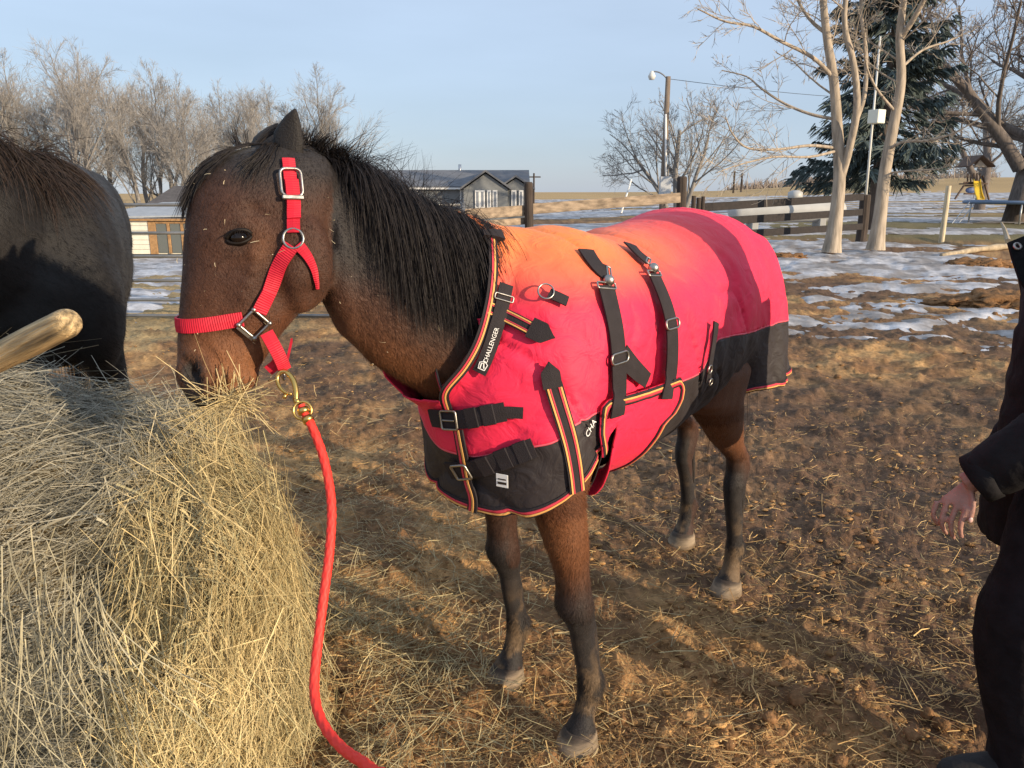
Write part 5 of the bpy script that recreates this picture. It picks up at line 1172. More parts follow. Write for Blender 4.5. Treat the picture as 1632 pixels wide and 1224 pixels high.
# ---- barn / shed at the left
def shed():
    Y = 48.0; e = empty('shed', (aty(250, 400, Y)[0], Y, tz(aty(250, 400, Y)[0], Y)), 'white sided shed with timber framed glazed front and grey roof', 'shed')
    zb = aty(240, 405, Y)[2]; zt = aty(240, 352, Y)[2]; xl = aty(150, 380, Y)[0]; xc = aty(238, 380, Y)[0]; xr = aty(420, 380, Y)[0]
    MS = mat('white_siding', (.72, .69, .58), rough=.7, var=.08, vscale=3); MT = mat('timber', (.33, .19, .085), rough=.8, var=.25, vscale=6); MG = mat('shed_glass', (.13, .14, .13), rough=.25, spec=.6); MR = mat('grey_metal_roof', (.36, .38, .40), rough=.5, var=.1, vscale=2)
    MD = mat('dark_shingle', (.085, .078, .078), rough=.85, var=.2, vscale=4)
    nb = 7
    for k in range(nb):
        h = (zt - zb) / nb; wpart('siding_board', *beam((xl, Y, zb + h * (k + .5)), (xc, Y, zb + h * (k + .5)), .05, h - .02, .004), MS, e)
    wpart('wall', *boxvf((xr - xl, 5.0, zt - zb), ((xl + xr) / 2, Y + 2.54, (zb + zt) / 2)), MS, e)
    wpart('corner_post', *boxvf((.45, .10, zt - zb), (xc + .24, Y - .02, (zb + zt) / 2), .01), MT, e); wpart('top_beam', *boxvf((xr - xc - .47, .10, .16), ((xr + xc + .47) / 2, Y - .02, zt - .08), .01), MT, e)
    x = xc + .5
    while x < xr - 1:
        wpart('window', *boxvf((.62, .05, zt - zb - .25), (x + .33, Y, (zb + zt) / 2 - .05)), MG, e); wpart('mullion', *boxvf((.16, .10, zt - zb - .2), (x + .74, Y - .025, (zb + zt) / 2 - .06), .008), MT, e); x += .84
    wpart('wall_plate', *boxvf((xr - xl + .8, .3, .14), ((xl + xr) / 2, Y - .12, zt + .07), .01), MT, e)
    r0, r1 = aty(160, 349, Y - .5), aty(250, 334, Y + 4); V = np.array([(xl - .4, Y - .45, zt + .14), (xr + .4, Y - .45, zt + .34), (xr + .4, Y + 4.2, zt + 1.15), (xl + 2.6, Y + 4.2, zt + .95)]); V = np.vstack([V, V + np.array([0, 0, .10])]); F = [(3, 2, 1, 0), (4, 5, 6, 7), (0, 1, 5, 4), (1, 2, 6, 5), (2, 3, 7, 6), (3, 0, 4, 7)]
    wpart('lean_to_roof', V, F, MR, e)
    # taller block behind with dark hipped roof
    x2 = aty(222, 330, Y + 4.6)[0]; z2 = aty(260, 334, Y + 4.6)[2]; z3 = aty(260, 296, Y + 7)[2]; wpart('back_wall', *boxvf((xr - x2, 5, z2 - zb), ((xr + x2) / 2, Y + 7.6, (z2 + zb) / 2)), mat('brown_wall', (.16, .12, .10), rough=.9), e)
    V = np.array([(x2 - .3, Y + 4.9, z2), (xr + .3, Y + 4.9, z2), (xr - .5, Y + 7.6, z3), (x2 + 1.2, Y + 7.6, z3), (x2 - .3, Y + 10.3, z2), (xr + .3, Y + 10.3, z2)]); F = [(0, 1, 2, 3), (3, 2, 5, 4), (0, 3, 4), (1, 5, 2), (0, 4, 5, 1)]; wpart('hipped_roof', V, F, MD, e)
shed()
# ---- grey house
def house():
    Y = 57.0; x0 = aty(600, 300, Y)[0]; x1 = aty(838, 300, Y)[0]; zb = -.45; ze = aty(700, 299, Y)[2]; zr = aty(700, 274, Y + 3.6)[2]
    e = empty('house', (x0, Y, zb), 'long low grey house with white windows and dark gabled roof', 'house')
    MW = mat('grey_siding', (.185, .195, .20), rough=.8, var=.08, vscale=2); MR = mat('dark_roof', (.13, .135, .15), rough=.8, var=.15, vscale=2); MF = mat('white_trim', (.74, .73, .70), rough=.6); MG = mat('window_glass', (.22, .24, .27), rough=.12, spec=.7)
    wpart('wall', *boxvf((x1 - x0 - .2, 7.2, ze - zb), ((x0 + x1) / 2, Y + 3.6, (ze + zb) / 2)), MW, e)
    def gable(name, xa, xb, ya, yb, ze_, zr_, along, ov=.3):
        t = .14
        if along == 'x':
            ym = (ya + yb) / 2; V = [(xa - ov, ya - ov, ze_ - .05), (xb + ov, ya - ov, ze_ - .05), (xb + ov, ym, zr_), (xa - ov, ym, zr_), (xb + ov, yb + ov, ze_ - .05), (xa - ov, yb + ov, ze_ - .05)]; F = [(0, 1, 2, 3), (3, 2, 4, 5)]; tri = [[(xa, ya, ze_), (xa, yb, ze_), (xa, ym, zr_ - .1)], [(xb, ya, ze_), (xb, yb, ze_), (xb, ym, zr_ - .1)]]
        else:
            xm = (xa + xb) / 2; V = [(xa - ov, ya - ov, ze_ - .05), (xa - ov, yb, ze_ - .05), (xm, yb, zr_), (xm, ya - ov, zr_), (xb + ov, yb, ze_ - .05), (xb + ov, ya - ov, ze_ - .05)]; F = [(0, 3, 2, 1), (3, 5, 4, 2)]; tri = [[(xa, ya, ze_), (xb, ya, ze_), (xm, ya, zr_ - .1)]]
        V = np.array(V, float); n = len(V); V2 = np.vstack([V, V + np.array([0, 0, t])]); F2 = [tuple(reversed(f)) for f in F] + [tuple(i + n for i in f) for f in F]
        ed = {}
        for f in F:
            for i in range(len(f)):
                k = (f[i], f[(i + 1) % len(f)]); ed[k] = 1
        F2 += [(i, j, j + n, i + n) for (i, j) in ed if (j, i) not in ed]; rf = wpart(name, V2, F2, MR, e)
        for T_ in tri: wpart('gable_wall', np.array(T_), [(0, 1, 2)], MW, e)
        return rf
    rf = gable('roof', x0, x1, Y, Y + 7.2, ze, zr, 'x')
    for px, w, zk, dy in ((775, 3.1, 274, 1.2), (822, 2.2, 282, .9)):
        xm = aty(px, 300, Y)[0]; zk_ = aty(px, zk, Y - dy)[2]; gable('porch_roof', xm - w / 2, xm + w / 2, Y - dy, Y + 3, ze - .1, zk_, 'y', .25); wpart('porch_wall', *boxvf((w, dy, ze - zb - .1), (xm, Y - dy / 2 - .002, (ze - .1 + zb) / 2)), MW, e)
    wpart('eave_trim', *boxvf((x1 - x0 + .5, .05, .12), ((x0 + x1) / 2, Y - .33, ze - .06)), MF, e)
    for pxa, pxb, yy in ((620, 634, 0), (655, 668, 0), (733, 747, 0), (757, 773, 1.25), (776, 783, 1.25), (785, 793, 1.25), (803, 811, 0), (815, 823, .95), (827, 834, .95)):
        a, b = aty((pxa), 303, Y - yy - .03), aty(pxb, 332, Y - yy - .03); w, h = b[0] - a[0], a[2] - b[2]; c = (a + b) / 2
        f = wpart('window', *boxvf((w, .06, h), c), MF, e)
        for k in range(2 if w > .5 else 1):
            ww = w / (2 if w > .5 else 1); part('pane', *[(q if i else q - np.array(e.location)) for i, q in enumerate(boxvf((ww - .18, .03, h - .22), (a[0] + ww * (k + .5), c[1] - .03, c[2])))], MG, f)
    q = aty(733, 274, Y + 3.6); wpart('chimney_pipe', *tubevf([(q[0], q[1], q[2] - .3), (q[0], q[1], q[2] + .55)], .12, 10), mat('flue', (.55, .55, .55), rough=.4, metal=.8), e, smooth=True)
house()
# ---- tank, pole, play tower, trampoline, box on a mast
def tank():
    Y = 31.0; a, b = aty(1160, 335, Y), aty(1348, 333, Y); r = .46; e = empty('propane_tank', ((a[0] + b[0]) / 2, Y, 0), 'long white gas tank behind the dark rail fence', 'tank'); zc = a[2]
    MT = mat('tank_paint', (.42, .42, .41), rough=.5, var=.08, vscale=3); P = []; R_ = []
    for t in np.linspace(0, 1, 7): P.append((a[0] + r * (1 - math.cos(t * math.pi / 2)), Y, zc)); R_.append(max(.01, r * math.sin(t * math.pi / 2)))
    for t in np.linspace(1, 0, 7): P.append((b[0] - r * (1 - math.cos(t * math.pi / 2)), Y, zc)); R_.append(max(.01, r * math.sin(t * math.pi / 2)))
    wpart('vessel', *tubevf(P, R_, 24), MT, e, smooth=True)
    wpart('valve_dome', *tubevf([(a[0] + 2.6, Y, zc + r - .05), (a[0] + 2.6, Y, zc + r + .22), (a[0] + 2.6, Y, zc + r + .3)], [.28, .28, .12], 16), MT, e, smooth=True)
    for x in (a[0] + 1.0, b[0] - 1.0): wpart('saddle', *boxvf((.25, .8, zc - r + .15), (x, Y, (zc - r + .15) / 2), .02), mat('concrete', (.35, .34, .32), rough=.9), e)
tank()
def yard_light():
    Y = 36.0; q = aty(1065, 122, Y); e = empty('yard_light', (q[0], Y, 0), 'tall wooden yard light pole with curved lamp arm', 'lamp post'); mw = mat('pole_wood', (.19, .145, .11), rough=.9, var=.3, vscale=4, aniso=(3, 3, .4))
    wpart('pole', *tubevf([(q[0], Y, -.3), (q[0], Y, q[2])], [.15, .11], 12), mw, e, smooth=True)
    arm = [aty(x, y, Y) for x, y in ((1065, 130), (1060, 122), (1052, 116), (1044, 114), (1040, 115))]; wpart('lamp_arm', *tubevf(catmull(np.array(arm), 4), .03, 8), M_steel, e, smooth=True)
    h = aty(1039, 117, Y); wpart('lamp_head', *tubevf([h + np.array([0, 0, .1]), h, h - np.array([0, 0, .12]), h - np.array([0, 0, .26])], [.06, .12, .17, .11], 14), mat('lamp_glass', (.66, .66, .62), rough=.2), e, smooth=True)
    wpart('conduit', *tubevf([aty(1061, 182, Y - .18), aty(1061, 280, Y - .18)], .045, 8), mat('conduit_pipe', (.75, .75, .74), rough=.5), e, smooth=True); b = aty(1060, 296, Y - .3); wpart('meter_box', *boxvf((.5, .25, .8), b, .02), mat('meter_grey', (.42, .43, .44), rough=.6), e)
    W0 = aty(1068, 126, Y); W1 = aty(1700, 118, 60.0); P = [W0 + (W1 - W0) * t - np.array([0, 0, 1.2 * math.sin(math.pi * t)]) for t in np.linspace(0, 1, 24)]; wpart('power_line', *tubevf(P, .012, 5), mat('cable', (.03, .03, .03), rough=.6), e)
yard_light()
def play_tower():
    Y = 52.0; c = aty(1553, 318, Y); zb = tz(c[0], Y); e = empty('play_tower', (c[0], Y, zb), 'wooden play tower with pitched roof and yellow slide', 'play tower'); mw = mat('play_timber', (.10, .062, .045), rough=.85, var=.3, vscale=4); my = mat('slide_plastic', (.75, .50, .03), rough=.35)
    px = lambda x, y, d=0: aty(x, y, Y + d)
    for x in (1538, 1564):
        for d in (-.6, .6): a, b = px(x, 318, d), px(x, 266, d); wpart('post', *beam((a[0], Y + d, a[2] - .3), (a[0], Y + d, b[2]), .11, .11), mw, e)
    for y in (291, 296, 309): a, b = px(1536, y, -.6), px(1566, y, -.6); wpart('cross_beam', *beam(a, b, .08, .10), mw, e)
    for k in range(5): x = 1542 + 5 * k; wpart('slat', *beam(px(x, 276, -.64), px(x, 291, -.64), .05, .08, up=(1, 0, 0)), mw, e)
    a, b = px(1538, 293, 0), px(1564, 293, 0); wpart('platform', *boxvf((b[0] - a[0] + .1, 1.3, .08), ((a[0] + b[0]) / 2, Y, a[2]), .01), mw, e)
    l, r, t = px(1533, 267), px(1573, 267), px(1553, 250)
    V = np.array([(l[0], Y - .9, l[2]), (r[0], Y - .9, r[2]), (t[0], Y - .9, t[2]), (l[0], Y + .9, l[2]), (r[0], Y + .9, r[2]), (t[0], Y + .9, t[2])]); V = np.vstack([V, V + np.array([0, 0, .09])])
    wpart('roof', V, [(0, 3, 5, 2), (1, 2, 5, 4), (6, 8, 11, 9), (7, 10, 11, 8), (0, 6, 9, 3), (1, 4, 10, 7), (0, 2, 8, 6), (2, 1, 7, 8), (3, 9, 11, 5), (5, 11, 10, 4)], mw, e)
    wpart('gable', np.array([(l[0] + .4, Y - .7, l[2]), (r[0] - .4, Y - .7, r[2]), (t[0], Y - .7, t[2] - .2)]), [(0, 1, 2)], mat('gable_board', (.42, .36, .30), rough=.8), e)
    s0, s1 = px(1557, 288, -.7), px(1563, 318, -2.0); w = .24; R = []
    for t_ in np.linspace(0, 1, 8):
        p = s0 + (s1 - s0) * t_ + np.array([0, 0, -.35 * math.sin(t_ * math.pi) * .5]); R.append(p)
    R = np.array(R); V = np.vstack([np.vstack([p + np.array([-w, 0, .12]), p + np.array([-w, 0, -.03]), p + np.array([w, 0, -.03]), p + np.array([w, 0, .12])]) for p in R]); F = [(i * 4 + j, i * 4 + j + 1, i * 4 + j + 5, i * 4 + j + 4) for i in range(7) for j in range(3)]; o = wpart('slide', V, F, my, e); o.modifiers.new('t', 'SOLIDIFY').thickness = .05
    wpart('ladder', *beam(px(1536, 296, -.7), px(1522, 317, -1.2), .08, .10), mw, e); wpart('climbing_beam', *beam(px(1566, 280, .2), px(1576, 318, .8), .09, .09), mw, e); wpart('swing_seat', *ellvf(px(1547, 303, 0), (.35, .1, .2), None, 12, 8), mat('blue_plastic', (.05, .10, .30), rough=.5), e)
play_tower()
def trampoline():
    Y = 40.0; e = empty('trampoline', (aty(1610, 355, Y)[0], Y, 0), 'trampoline on thin steel legs with a small ladder', 'trampoline'); c = aty(1625, 322, Y); R_ = aty(1625, 322, Y)[0] - aty(1548, 322, Y)[0]; zt_ = c[2]; mt = mat('tramp_blue', (.14, .20, .30), rough=.6); ms = mat('tramp_steel', (.48, .49, .50), rough=.4, metal=.5)
    wpart('rim_pad', *ringvf((c[0], Y, zt_), (0, 0, 1), R_, .09, 40, 8), mt, e, smooth=True); ang = np.arange(32) * 2 * np.pi / 32; V = np.stack([c[0] + R_ * .93 * np.cos(ang), Y + R_ * .93 * np.sin(ang), 0 * ang + zt_], 1); wpart('mat', np.vstack([V, V - np.array([0, 0, .02])]), [tuple(range(32)), tuple(range(63, 31, -1))], mat('tramp_mat', (.02, .02, .025), rough=.7), e)
    for k in range(6):
        a = rad(180 + 60 * k); x, y = c[0] + R_ * math.cos(a), Y + R_ * math.sin(a); wpart('leg', *tubevf([(x, y, zt_), (x, y, .03)], .04, 8), ms, e, smooth=True)
    for s_ in (-.16, .16): wpart('ladder_rail', *tubevf([(c[0] - R_ - .1 + s_, Y - .3, zt_), (c[0] - R_ - 1.0 + s_, Y - .6, .02)], .025, 6), ms, e)
    for t_ in (.25, .5, .75): x = c[0] - R_ - .1 - .9 * t_; z = zt_ * (1 - t_); wpart('rung', *tubevf([(x - .16, Y - .3 - .3 * t_, z), (x + .16, Y - .3 - .3 * t_, z)], .025, 6), ms, e)
trampoline()
def mast():
    Y = 29.0; a, b = aty(1378, 335, Y), aty(1403, 58, Y); e = empty('mast', (a[0], Y, 0), 'thin white leaning mast with a cream box near the spruce', 'mast'); d = b - a; a0 = a - d * (a[2] / d[2]); wpart('pole', *tubevf([a0, b], [.05, .035], 8), mat('mast_white', (.62, .61, .57), rough=.5), e, smooth=True)
    c = aty(1397, 186, Y - .3); wpart('box', *boxvf((.42, .42, .46), c, .015, frame_from((.86, .5, 0))), mat('cream_box', (.76, .74, .62), rough=.6), e)
mast()
def sticks():
    p, q = pp(1006, 286, 22), pp(990, 340, 21.5); o = part('marker_stake', *tubevf([np.zeros(3), (q - p)], .028, 6), mat('stake_white', (.66, .66, .64), rough=.6)); o.location = p; tag(o, 'thin white stake leaning behind the plank fence', 'stake')
    for px, y0, y1, Y, lb in ((851, 276, 330, 130, 'far power pole with crossarm just right of the grey house'), (1171, 272, 300, 260, 'far thin power pole left of the two pale trees'), (1183, 276, 300, 280, 'smaller far power pole right of another thin one')):
        a, b = aty(px, y0, Y), aty(px, y1, Y); e = empty('power_pole', (a[0], Y, b[2]), lb, 'power pole', 'far power poles'); wpart('pole', *tubevf([(a[0], Y, min(b[2], tz(a[0], Y)) - .5), a], .16 * Y / 130, 6), M_post, e); wpart('crossarm', *beam((a[0] - 1.1, Y, a[2] - .6), (a[0] + 1.1, Y, a[2] - .6), .15, .2), M_post, e)
    # pale log and dark heap at the right
    M_log = mat('bare_log', (.34, .27, .18), rough=.8, var=.3, vscale=5, bump=.5, bscale=20)
    P = catmull(np.array([gp(1500, 413), gp(1550, 404), gp(1600, 398), gp(1660, 392), gp(1740, 388)]) + np.array([0, 0, .09]), 4); o = part('fallen_log', *tubevf(P - P[0], np.linspace(.05, .13, len(P)) * (1 + .18 * np.sin(np.arange(len(P)) * 2.1)), 12), M_log, smooth=True); o.location = P[0]; tag(o, 'barkless pale log lying on the dirt by the person', 'log')
    P = np.array([gp(1605, 396) + np.array([0, 0, .2]), gp(1598, 388) + np.array([0, 0, .42]), gp(1592, 382) + np.array([0, 0, .55])]); o = part('broken_branch', *tubevf(P - P[0], [.08, .06, .04], 8), M_log); o.location = P[0]; tag(o, 'short broken branch stub sticking up beside the pale log', 'branch')
    for k, (px, py, s_, lb) in enumerate(((1565, 428, .26, 'low dark mud heap in front of the pale log'), (1250, 415, .22, 'dark muddy mound near the pale tree trunk'), (1590, 488, .30, 'rough mud pile on the snow beside the person'))):
        p = gp(px, py); V, F = clod(60 + k, 5); V = V * (.8 + .5 * fbm(V * 5 + k, 4, 90)[:, None]) * np.array([s_ * 3.0, s_ * 1.5, s_ * .75]); V = V + (fbm(V * 14, 3, 95)[:, None] - .5) * .12; o = part('mud_heap', V, F, M_clod, smooth=True, col=mud_a * (.4 + .9 * fbm(V * 9, 3, 96)[:, None])); o.location = (p[0], p[1], .0); tag(o, lb, 'mud heap', 'heaps of mud in the snow')
sticks()

# ---- bare trees
class Tree:
    def __init__(s, seed): s.r = np.random.default_rng(seed); s.big = MB(); s.tw = []; s.tww = []
    def branch(s, p, d, L, r0, lev, maxlev, prm):
        rg = s.r; k = max(4, int(6 - lev * .5)); P = [np.array(p, float)]; d = nrm(d); step = L / (k - 1)
        for i in range(k - 1):
            d = nrm(d + rg.normal(size=3) * prm['wig'] + np.array([0, 0, prm['up']]) * (.6 if lev > 0 else .2)); P.append(P[-1] + d * step)
        s.limb(np.array(P), r0, r0 * .45, lev, maxlev, prm)
    def limb(s, P, r0, r1, lev, maxlev, prm, start=None):
        rg = s.r; m = len(P); R_ = np.linspace(r0, r1, m)
        if lev < maxlev - 1: s.big.add(*tubevf(P, R_, max(5, 9 - 2 * lev), cap=False))
        else:
            idx = np.linspace(0, m - 1, 3); i0 = np.minimum(idx.astype(int), m - 2); s.tw.append(P[i0] + (P[i0 + 1] - P[i0]) * (idx - i0)[:, None]); s.tww.append(r0 * 2.0)
        if lev >= maxlev: return
        if lev == maxlev - 1:
            n = prm['n'][lev]; L0 = np.linalg.norm(P[-1] - P[0]); tt = prm['st'][lev] + (1 - prm['st'][lev]) * rg.random(n); f = tt * (m - 1); i = np.minimum(f.astype(int), m - 2); b = P[i] + (P[i + 1] - P[i]) * (f - i)[:, None]; tg = nrm(P[i + 1] - P[i]); q = rg.normal(size=(n, 3)); q = nrm(q - tg * (q * tg).sum(1, keepdims=True))
            sp = (prm['sp'][lev] * (.7 + .6 * rg.random(n)))[:, None]; d = tg * np.cos(sp) + q * np.sin(sp); L = (L0 * prm['lk'][lev] * (.6 + .7 * rg.random(n)))[:, None]; c = rg.normal(size=(n, 3)) * .16 + np.array([0, 0, prm['up']]); s.tw += list(np.stack([b, b + d * L * .52 + c * L * .2, b + d * L + c * L * .8], 1)); s.tww += [prm['rmin'] * 1.7] * n; return
        n = prm['n'][lev]; L0 = np.linalg.norm(np.diff(P, axis=0), axis=1).sum(); st = start if start is not None else prm['st'][lev]
        for j in range(n):
            t = st + (1 - st) * (j + rg.random()) / n; f = t * (m - 1); i = min(int(f), m - 2); b = P[i] + (P[i + 1] - P[i]) * (f - i); tg = nrm(P[i + 1] - P[i]); a = rg.random() * 6.283
            u = nrm(np.cross(tg, [.3, .2, 1.]) + 1e-6); v = np.cross(tg, u); sp = prm['sp'][lev] * (.7 + .6 * rg.random()); dd = nrm(tg * math.cos(sp) + (u * math.cos(a) + v * math.sin(a)) * math.sin(sp)); rb = (r0 + (r1 - r0) * t) * prm['rk'] * (.7 + .4 * rg.random())
            s.branch(b, dd, L0 * prm['lk'][lev] * (1.15 - .55 * t) * (.7 + .6 * rg.random()), max(rb, prm['rmin']), lev + 1, maxlev, prm)
    def out(s):
        TW = np.array(s.tw); tv, tf = ribbons(TW, np.array(s.tww), rng=s.r, taper=.35); return s.big.get(), (tv, tf)
M_barkg = mat('grey_bark', (.215, .195, .175), rough=.9, var=.35, vscale=3, bump=.6, bscale=14, aniso=(3, 3, .5)); M_twig = mat('grey_twigs', (.265, .245, .225), rough=.9, var=.3, vscale=2)
M_barkp = mat('pale_bark', (.36, .295, .225), rough=.9, var=.35, vscale=5, bump=.8, bscale=18, aniso=(3, 3, .4)); M_twigp = mat('pale_twigs', (.34, .29, .235), rough=.9, var=.3, vscale=2)
M_barkd = mat('dark_bark', (.13, .105, .09), rough=.9, var=.35, vscale=4, bump=.8, bscale=14, aniso=(3, 3, .4)); M_twigd = mat('dark_twigs', (.22, .18, .155), rough=.9, var=.3, vscale=2)
def plant_tree(name, t, loc, label, cat, mb_, mt_, group=None, offset=None):
    (bV, bF), (tv, tf) = t; e = empty(name, loc, label, cat, group); off = np.zeros(3) if offset is None else offset; part('trunk', bV - off, bF, mb_, e, smooth=True); c = part('crown', tv - off, tf, mt_, e); return e
# cottonwoods of the grove: a few shapes, turned and scaled
protos = []
cw = dict(wig=.11, up=.09, n=[9, 8, 7, 6], st=[.20, .2, .12, .05], sp=[.46, .54, .58, .6], rk=.46, lk=[.66, .52, .52, .66], rmin=.012)
for k in range(4):
    t = Tree(500 + k); t.branch((0, 0, -.6), (.03, 0, 1), 10.5, .27, 0, 4, cw)
    if k % 2: t.branch((.5, .3, -.6), (.14, .06, 1), 9.0, .20, 0, 4, cw)
    protos.append(t.out())
grove = [(-20, 62, .86, 'leftmost grey cottonwood of the grove, above the black horse'), (55, 66, .90, 'wide grey cottonwood second from the left edge'), (118, 60, .86, 'tall grey cottonwood above the black horse back'), (168, 70, 1.0, 'tallest grey cottonwood rising left of the shed'), (212, 63, .84, 'grey cottonwood straight above the white siding'), (268, 70, .88, 'grey cottonwood behind the dark hipped roof'),
         (322, 66, .84, 'shorter grey cottonwood above the horse forelock'), (375, 74, .76, 'grey cottonwood behind the wisps of forelock'), (450, 78, .84, 'grey cottonwood right behind the horse ear'), (502, 80, .88, 'rounded grey cottonwood just right of the horse ear'), (548, 84, .68, 'last small cottonwood of the grove, right of the others'), (92, 76, .98, 'cottonwood in the back row between two tall trunks at left'), (240, 82, .98, 'cottonwood in the back row above the shed roof'), (292, 62, .70, 'low cottonwood just left of the bay horse forehead'), (345, 80, .92, 'cottonwood in the back row above the bay horse forelock'), (410, 70, .72, 'low cottonwood behind the far ear of the bay horse')]
for i, (px, Y, sc, lb) in enumerate(grove):
    x = aty(px, 300, Y)[0]; z = tz(x, Y); k = i % 4
    if i < 4:
        e = plant_tree('cottonwood_tree', protos[k], (x, Y, z), lb, 'tree', M_barkg, M_twig, 'grove behind the shed'); protos[k] = (protos[k], e)
    else:
        e = copy_tree(protos[k][1]); e.location = (x, Y, z); e['label'] = lb
    hs = 1.06 * sc * (1.0 if k % 2 == 0 else 1.05); e.scale = (hs * .95, hs * .95, hs); e.rotation_euler = (0, 0, i * 1.9)
# brush under the grove
rg = np.random.default_rng(71); n = 5200; x = -46 + 40 * rg.random(n); y = 62 + 26 * rg.random(n); L2 = .8 + 2.4 * rg.random(n) ** 2; b = np.stack([x, y, terrain(x, y) - .1], 1); d = nrm(np.stack([rg.normal(size=n) * .35, rg.normal(size=n) * .3, np.ones(n)], 1)); P = np.stack([b, b + d * L2[:, None] * .5 + rg.normal(size=(n, 3)) * .08, b + d * L2[:, None] + rg.normal(size=(n, 3)) * .2], 1)
V, F = ribbons(P, .045, side=np.array([0, -1., 0]) + rg.normal(size=(n, 1, 3)) * .4, rng=rg); o = part('undergrowth', V, F, M_twig); tag(o, 'tangle of bare brush under the grove', 'brush', kind='stuff')
# the two pale trees
pt = dict(wig=.13, up=.03, n=[9, 8, 7, 8], st=[.3, .22, .15, .1], sp=[.9, .75, .7, .6], rk=.42, lk=[.42, .42, .42, .5], rmin=.0065)
def PX(pts, Y, dy=None): return catmull(np.array([aty(x, y, Y + (dy[i] if dy else 0)) for i, (x, y) in enumerate(pts)]), 4)
def pale_tree(seed, Y, stems, limbs, label, base):
    t = Tree(seed); b = aty(*base, Y); b[2] = 0
    for pts, r0, r1, dy, n0 in stems:
        P = PX(pts, Y, dy)
        R_ = np.linspace(r0, r1, len(P)) * (1 + .55 * np.exp(-np.clip(P[:, 2], 0, 9) / .35) * (pts[0] == base)); t.big.add(*tubevf(P, R_, 12, cap=False)); pr = dict(pt); pr['n'] = [n0 + 3, 6, 6, 5]; pr['lk'] = [.28, .45, .42, .4]
        sub = P[len(P) // 3:]; t.limb(sub, r1 * 1.5, r1 * .6, 0, 4, pr, start=.15)
    for pts, r0, dy in limbs:
        P = PX(pts, Y, dy); pr = dict(pt); pr['n'] = [9, 5, 5, 4]; pr['lk'] = [.34, .42, .42, .4]; t.big.add(*tubevf(P, np.linspace(r0, r0 * .3, len(P)), 8, cap=False)); t.limb(P, r0 * .8, r0 * .25, 1, 4, pr | dict(n=[0, 9, 6, 5], lk=[0, .36, .45, .5], st=[0, .2, .15, .1], sp=[0, .7, .7, .6]))
    return plant_tree('ash_tree', t.out(), b, label, 'tree', M_barkp, M_twigp, 'two pale bare trees by the rail fence', offset=b)
pale_tree(600, 19.6, [([(1325, 402), (1333, 340), (1338, 275), (1334, 200), (1329, 130), (1318, 60), (1312, -10), (1316, -120), (1310, -260)], .175, .045, None, 5), ([(1340, 285), (1354, 235), (1366, 170), (1360, 100), (1346, 40), (1352, -30), (1372, -140), (1380, -240)], .10, .035, [0, -.2, -.5, -.7, -.8, -.8, -.9, -1], 5), ([(1352, 240), (1362, 200), (1378, 150), (1380, 80), (1372, 0), (1390, -120)], .07, .028, [-.2, .2, .5, .8, 1, 1.2], 4)],
          [([(1329, 125), (1296, 92), (1245, 66), (1200, 42), (1155, 34), (1112, 14)], .055, [0, -.2, -.5, -.8, -1, -1.2]), ([(1331, 190), (1292, 182), (1250, 165), (1212, 140), (1190, 122), (1150, 112)], .042, [0, .2, .5, .7, 1, 1.2]), ([(1334, 236), (1290, 232), (1240, 238), (1192, 236), (1168, 214), (1156, 186)], .042, [0, -.3, -.6, -1, -1.2, -1.4]), ([(1335, 240), (1290, 250), (1235, 250), (1180, 262), (1140, 276)], .036, [0, -.5, -.9, -1.2, -1.5]), ([(1326, 60), (1290, 30), (1262, -20), (1240, -90)], .05, [0, .3, .6, 1])],
          'left one of two pale barked bare trees, forked, by the rail fence', (1325, 402))
pale_tree(601, 20.2, [([(1395, 398), (1403, 340), (1411, 270), (1424, 200), (1436, 130), (1434, 60), (1440, 0), (1452, -110), (1450, -240)], .175, .045, None, 6), ([(1436, 60), (1462, 20), (1490, -40), (1520, -140)], .075, .028, [0, -.3, -.6, -1], 4)],
          [([(1412, 240), (1440, 226), (1480, 224), (1520, 212), (1560, 190)], .042, [0, -.4, -.8, -1.2, -1.5]), ([(1428, 180), (1396, 140), (1380, 100), (1378, 50)], .038, [0, -.3, -.6, -.9]), ([(1434, 110), (1470, 80), (1510, 66), (1545, 50)], .038, [0, .3, .6, .9]), ([(1416, 276), (1450, 272), (1490, 270), (1520, 262)], .026, [0, -.5, -.9, -1.2])],
          'right one of two pale barked bare trees, single trunk, by the dark gate post', (1395, 398))
# round bare tree behind the yard light
t = Tree(620); rt = dict(wig=.11, up=.03, n=[9, 7, 6, 6], st=[.22, .2, .15, .1], sp=[.75, .65, .65, .6], rk=.45, lk=[.80, .50, .46, .5], rmin=.010); t.branch((0, 0, -.3), (0, 0, 1), 5.2, .26, 0, 4, rt); t.branch((.3, 0, -.2), (.35, 0, 1), 5.0, .18, 0, 4, rt); t.branch((-.3, 0, -.2), (-.5, .1, 1), 4.8, .18, 0, 4, rt)
q = aty(1080, 300, 42); e = plant_tree('bare_tree', t.out(), (q[0], 42, tz(q[0], 42)), 'round crowned bare tree behind the yard light pole', 'tree', M_barkg, M_twig); e.scale = (.80, .80, .98)
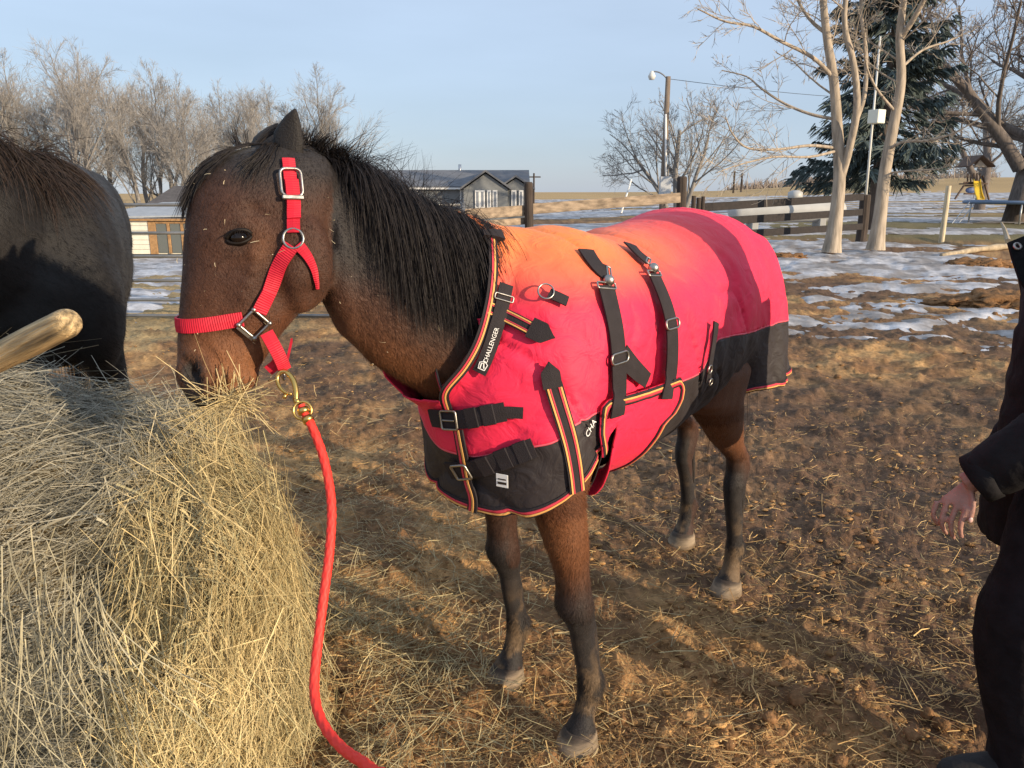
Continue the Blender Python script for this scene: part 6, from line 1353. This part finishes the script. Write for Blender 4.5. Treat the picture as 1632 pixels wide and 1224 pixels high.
# dark tree at the right edge
t = Tree(630); dt = dict(wig=.14, up=.05, n=[8, 8, 7, 9], st=[.3, .2, .15, .1], sp=[.75, .7, .7, .65], rk=.5, lk=[.70, .52, .48, .44], rmin=.016); t.branch((0, 0, -.4), (-.02, 0, 1), 9.5, .62, 0, 4, dt); t.branch((-.1, 0, 2.6), (-.75, -.1, .9), 8.0, .34, 0, 4, dt | dict(st=[.15, .2, .15, .1])); t.branch((.1, 0, 3.0), (.7, -.1, .8), 7.0, .3, 0, 4, dt)
q = aty(1615, 355, 41); e = plant_tree('bare_tree', t.out(), (q[0], 41, 0), 'big dark trunked bare tree beside the trampoline', 'tree', M_barkd, M_twigd); e.scale = (1.05, 1.05, 1.05)
for px, Y, lb, sd_ in ((1760, 50, 'bare tree whose twigs reach in at the top right corner', 640), (1560, 64, 'grey bare tree far behind the play tower', 641)):
    t = Tree(sd_); t.branch((0, 0, -.4), (-.05, 0, 1), 8.5, .45, 0, 4, dt); t.branch((-.1, 0, 2.), (-.6, -.1, .9), 7.5, .28, 0, 4, dt); q = aty(px, 330, Y); plant_tree('bare_tree', t.out(), (q[0], Y, tz(q[0], Y)), lb, 'tree', M_barkd, M_twig)
# spruce
def spruce():
    Y = 33.0; c = aty(1396, 330, Y); rg = np.random.default_rng(650); Hs = 13.5; e = empty('spruce_tree', (c[0], Y, 0), 'tall dark blue green spruce behind the two pale trees', 'tree'); part('trunk', *tubevf([(0, 0, -.2), (0, 0, Hs * .5), (0, 0, Hs)], [.34, .2, .02], 10), M_barkd, e, smooth=True); tw, ndl, nw, col = [], [], [], []
    for k in range(215):
        z = 2.3 + (Hs - 2.6) * (k / 215) ** .95; a = rg.random() * 6.283; Lb = (3.0 * (1 - (z - 1.7) / (Hs - 1.5)) ** .75 + .35) * (.6 + .6 * rg.random()); d = np.array([math.cos(a), math.sin(a), 0]); P = []
        for s_ in np.linspace(0, 1, 7): P.append(np.array([0, 0, z]) + d * Lb * s_ + np.array([0, 0, -.55 * Lb * s_ * (.55 + .4 * (1 - z / Hs)) + .34 * Lb * s_ ** 2.6]))
        P = np.array(P); tw.append(P[[0, 2, 4, 6]])
        nb = int(13 * Lb) + 5
        for j in range(nb):
            s_ = .12 + .88 * rg.random() ** .8; f = s_ * 6; i = min(int(f), 5); b = P[i] + (P[i + 1] - P[i]) * (f - i); sd_ = np.array([-d[1], d[0], 0]) * (1 if rg.random() < .5 else -1); dd = nrm(d * .75 + sd_ * (.2 + .9 * rg.random()) + np.array([0, 0, -.55 + .3 * rg.normal()])); Ls = (.32 + .5 * rg.random()) * (1.15 - .5 * s_)
            ndl.append([b, b + dd * Ls * .55, b + dd * Ls + np.array([0, 0, -.05])]); nw.append(.045 + .05 * rg.random()); col.append(.55 + .75 * rg.random())
    V, F = ribbons(np.array(tw), .06, rng=rg); part('branches', V, F, M_barkd, e)
    ndl = np.array(ndl); nw = np.array(nw); VV, FF, CC = [], [], []; n0_ = 0
    for q in range(3):
        V, F = ribbons(ndl + rg.normal(size=(len(ndl), 1, 3)) * .05, nw, rng=rg, taper=.3); VV.append(V); FF.append(F + n0_); n0_ += len(V); CC.append(np.repeat(np.array([.085, .112, .108])[None] * np.array(col)[:, None] * (.8 + .4 * rg.random((len(ndl), 1))), 6, 0))
    part('crown', np.vstack(VV), np.vstack(FF), mat('spruce_needles', rough=.75, col_attr=True, spec=.3), e, col=np.vstack(CC))
spruce()
# distant shelterbelts on the skyline
rg = np.random.default_rng(72); n = 4200; x = np.concatenate([150 + 70 * rg.random(n // 2), 120 + 140 * rg.random(n // 2)]); y = 420 + 30 * rg.random(n); b = np.stack([x, y, terrain(x, y) - .3], 1); Ls = (1.2 + 3.2 * rg.random(n) ** 2) * (.5 + fbm(np.stack([x * .08, y * 0, 0 * x], 1), 3, 73)); P = np.stack([b, b + np.array([0, 0, .5]) * Ls[:, None] + rg.normal(size=(n, 3)) * .4, b + np.array([0, 0, 1]) * Ls[:, None] + rg.normal(size=(n, 3)) * .5], 1)
V, F = ribbons(P, .55, side=np.array([0, -1., 0]) + rg.normal(size=(n, 1, 3)) * .3, rng=rg); o = part('far_trees', V, F, M_twigd); tag(o, 'low dark line of far trees on the skyline', 'trees', kind='stuff')
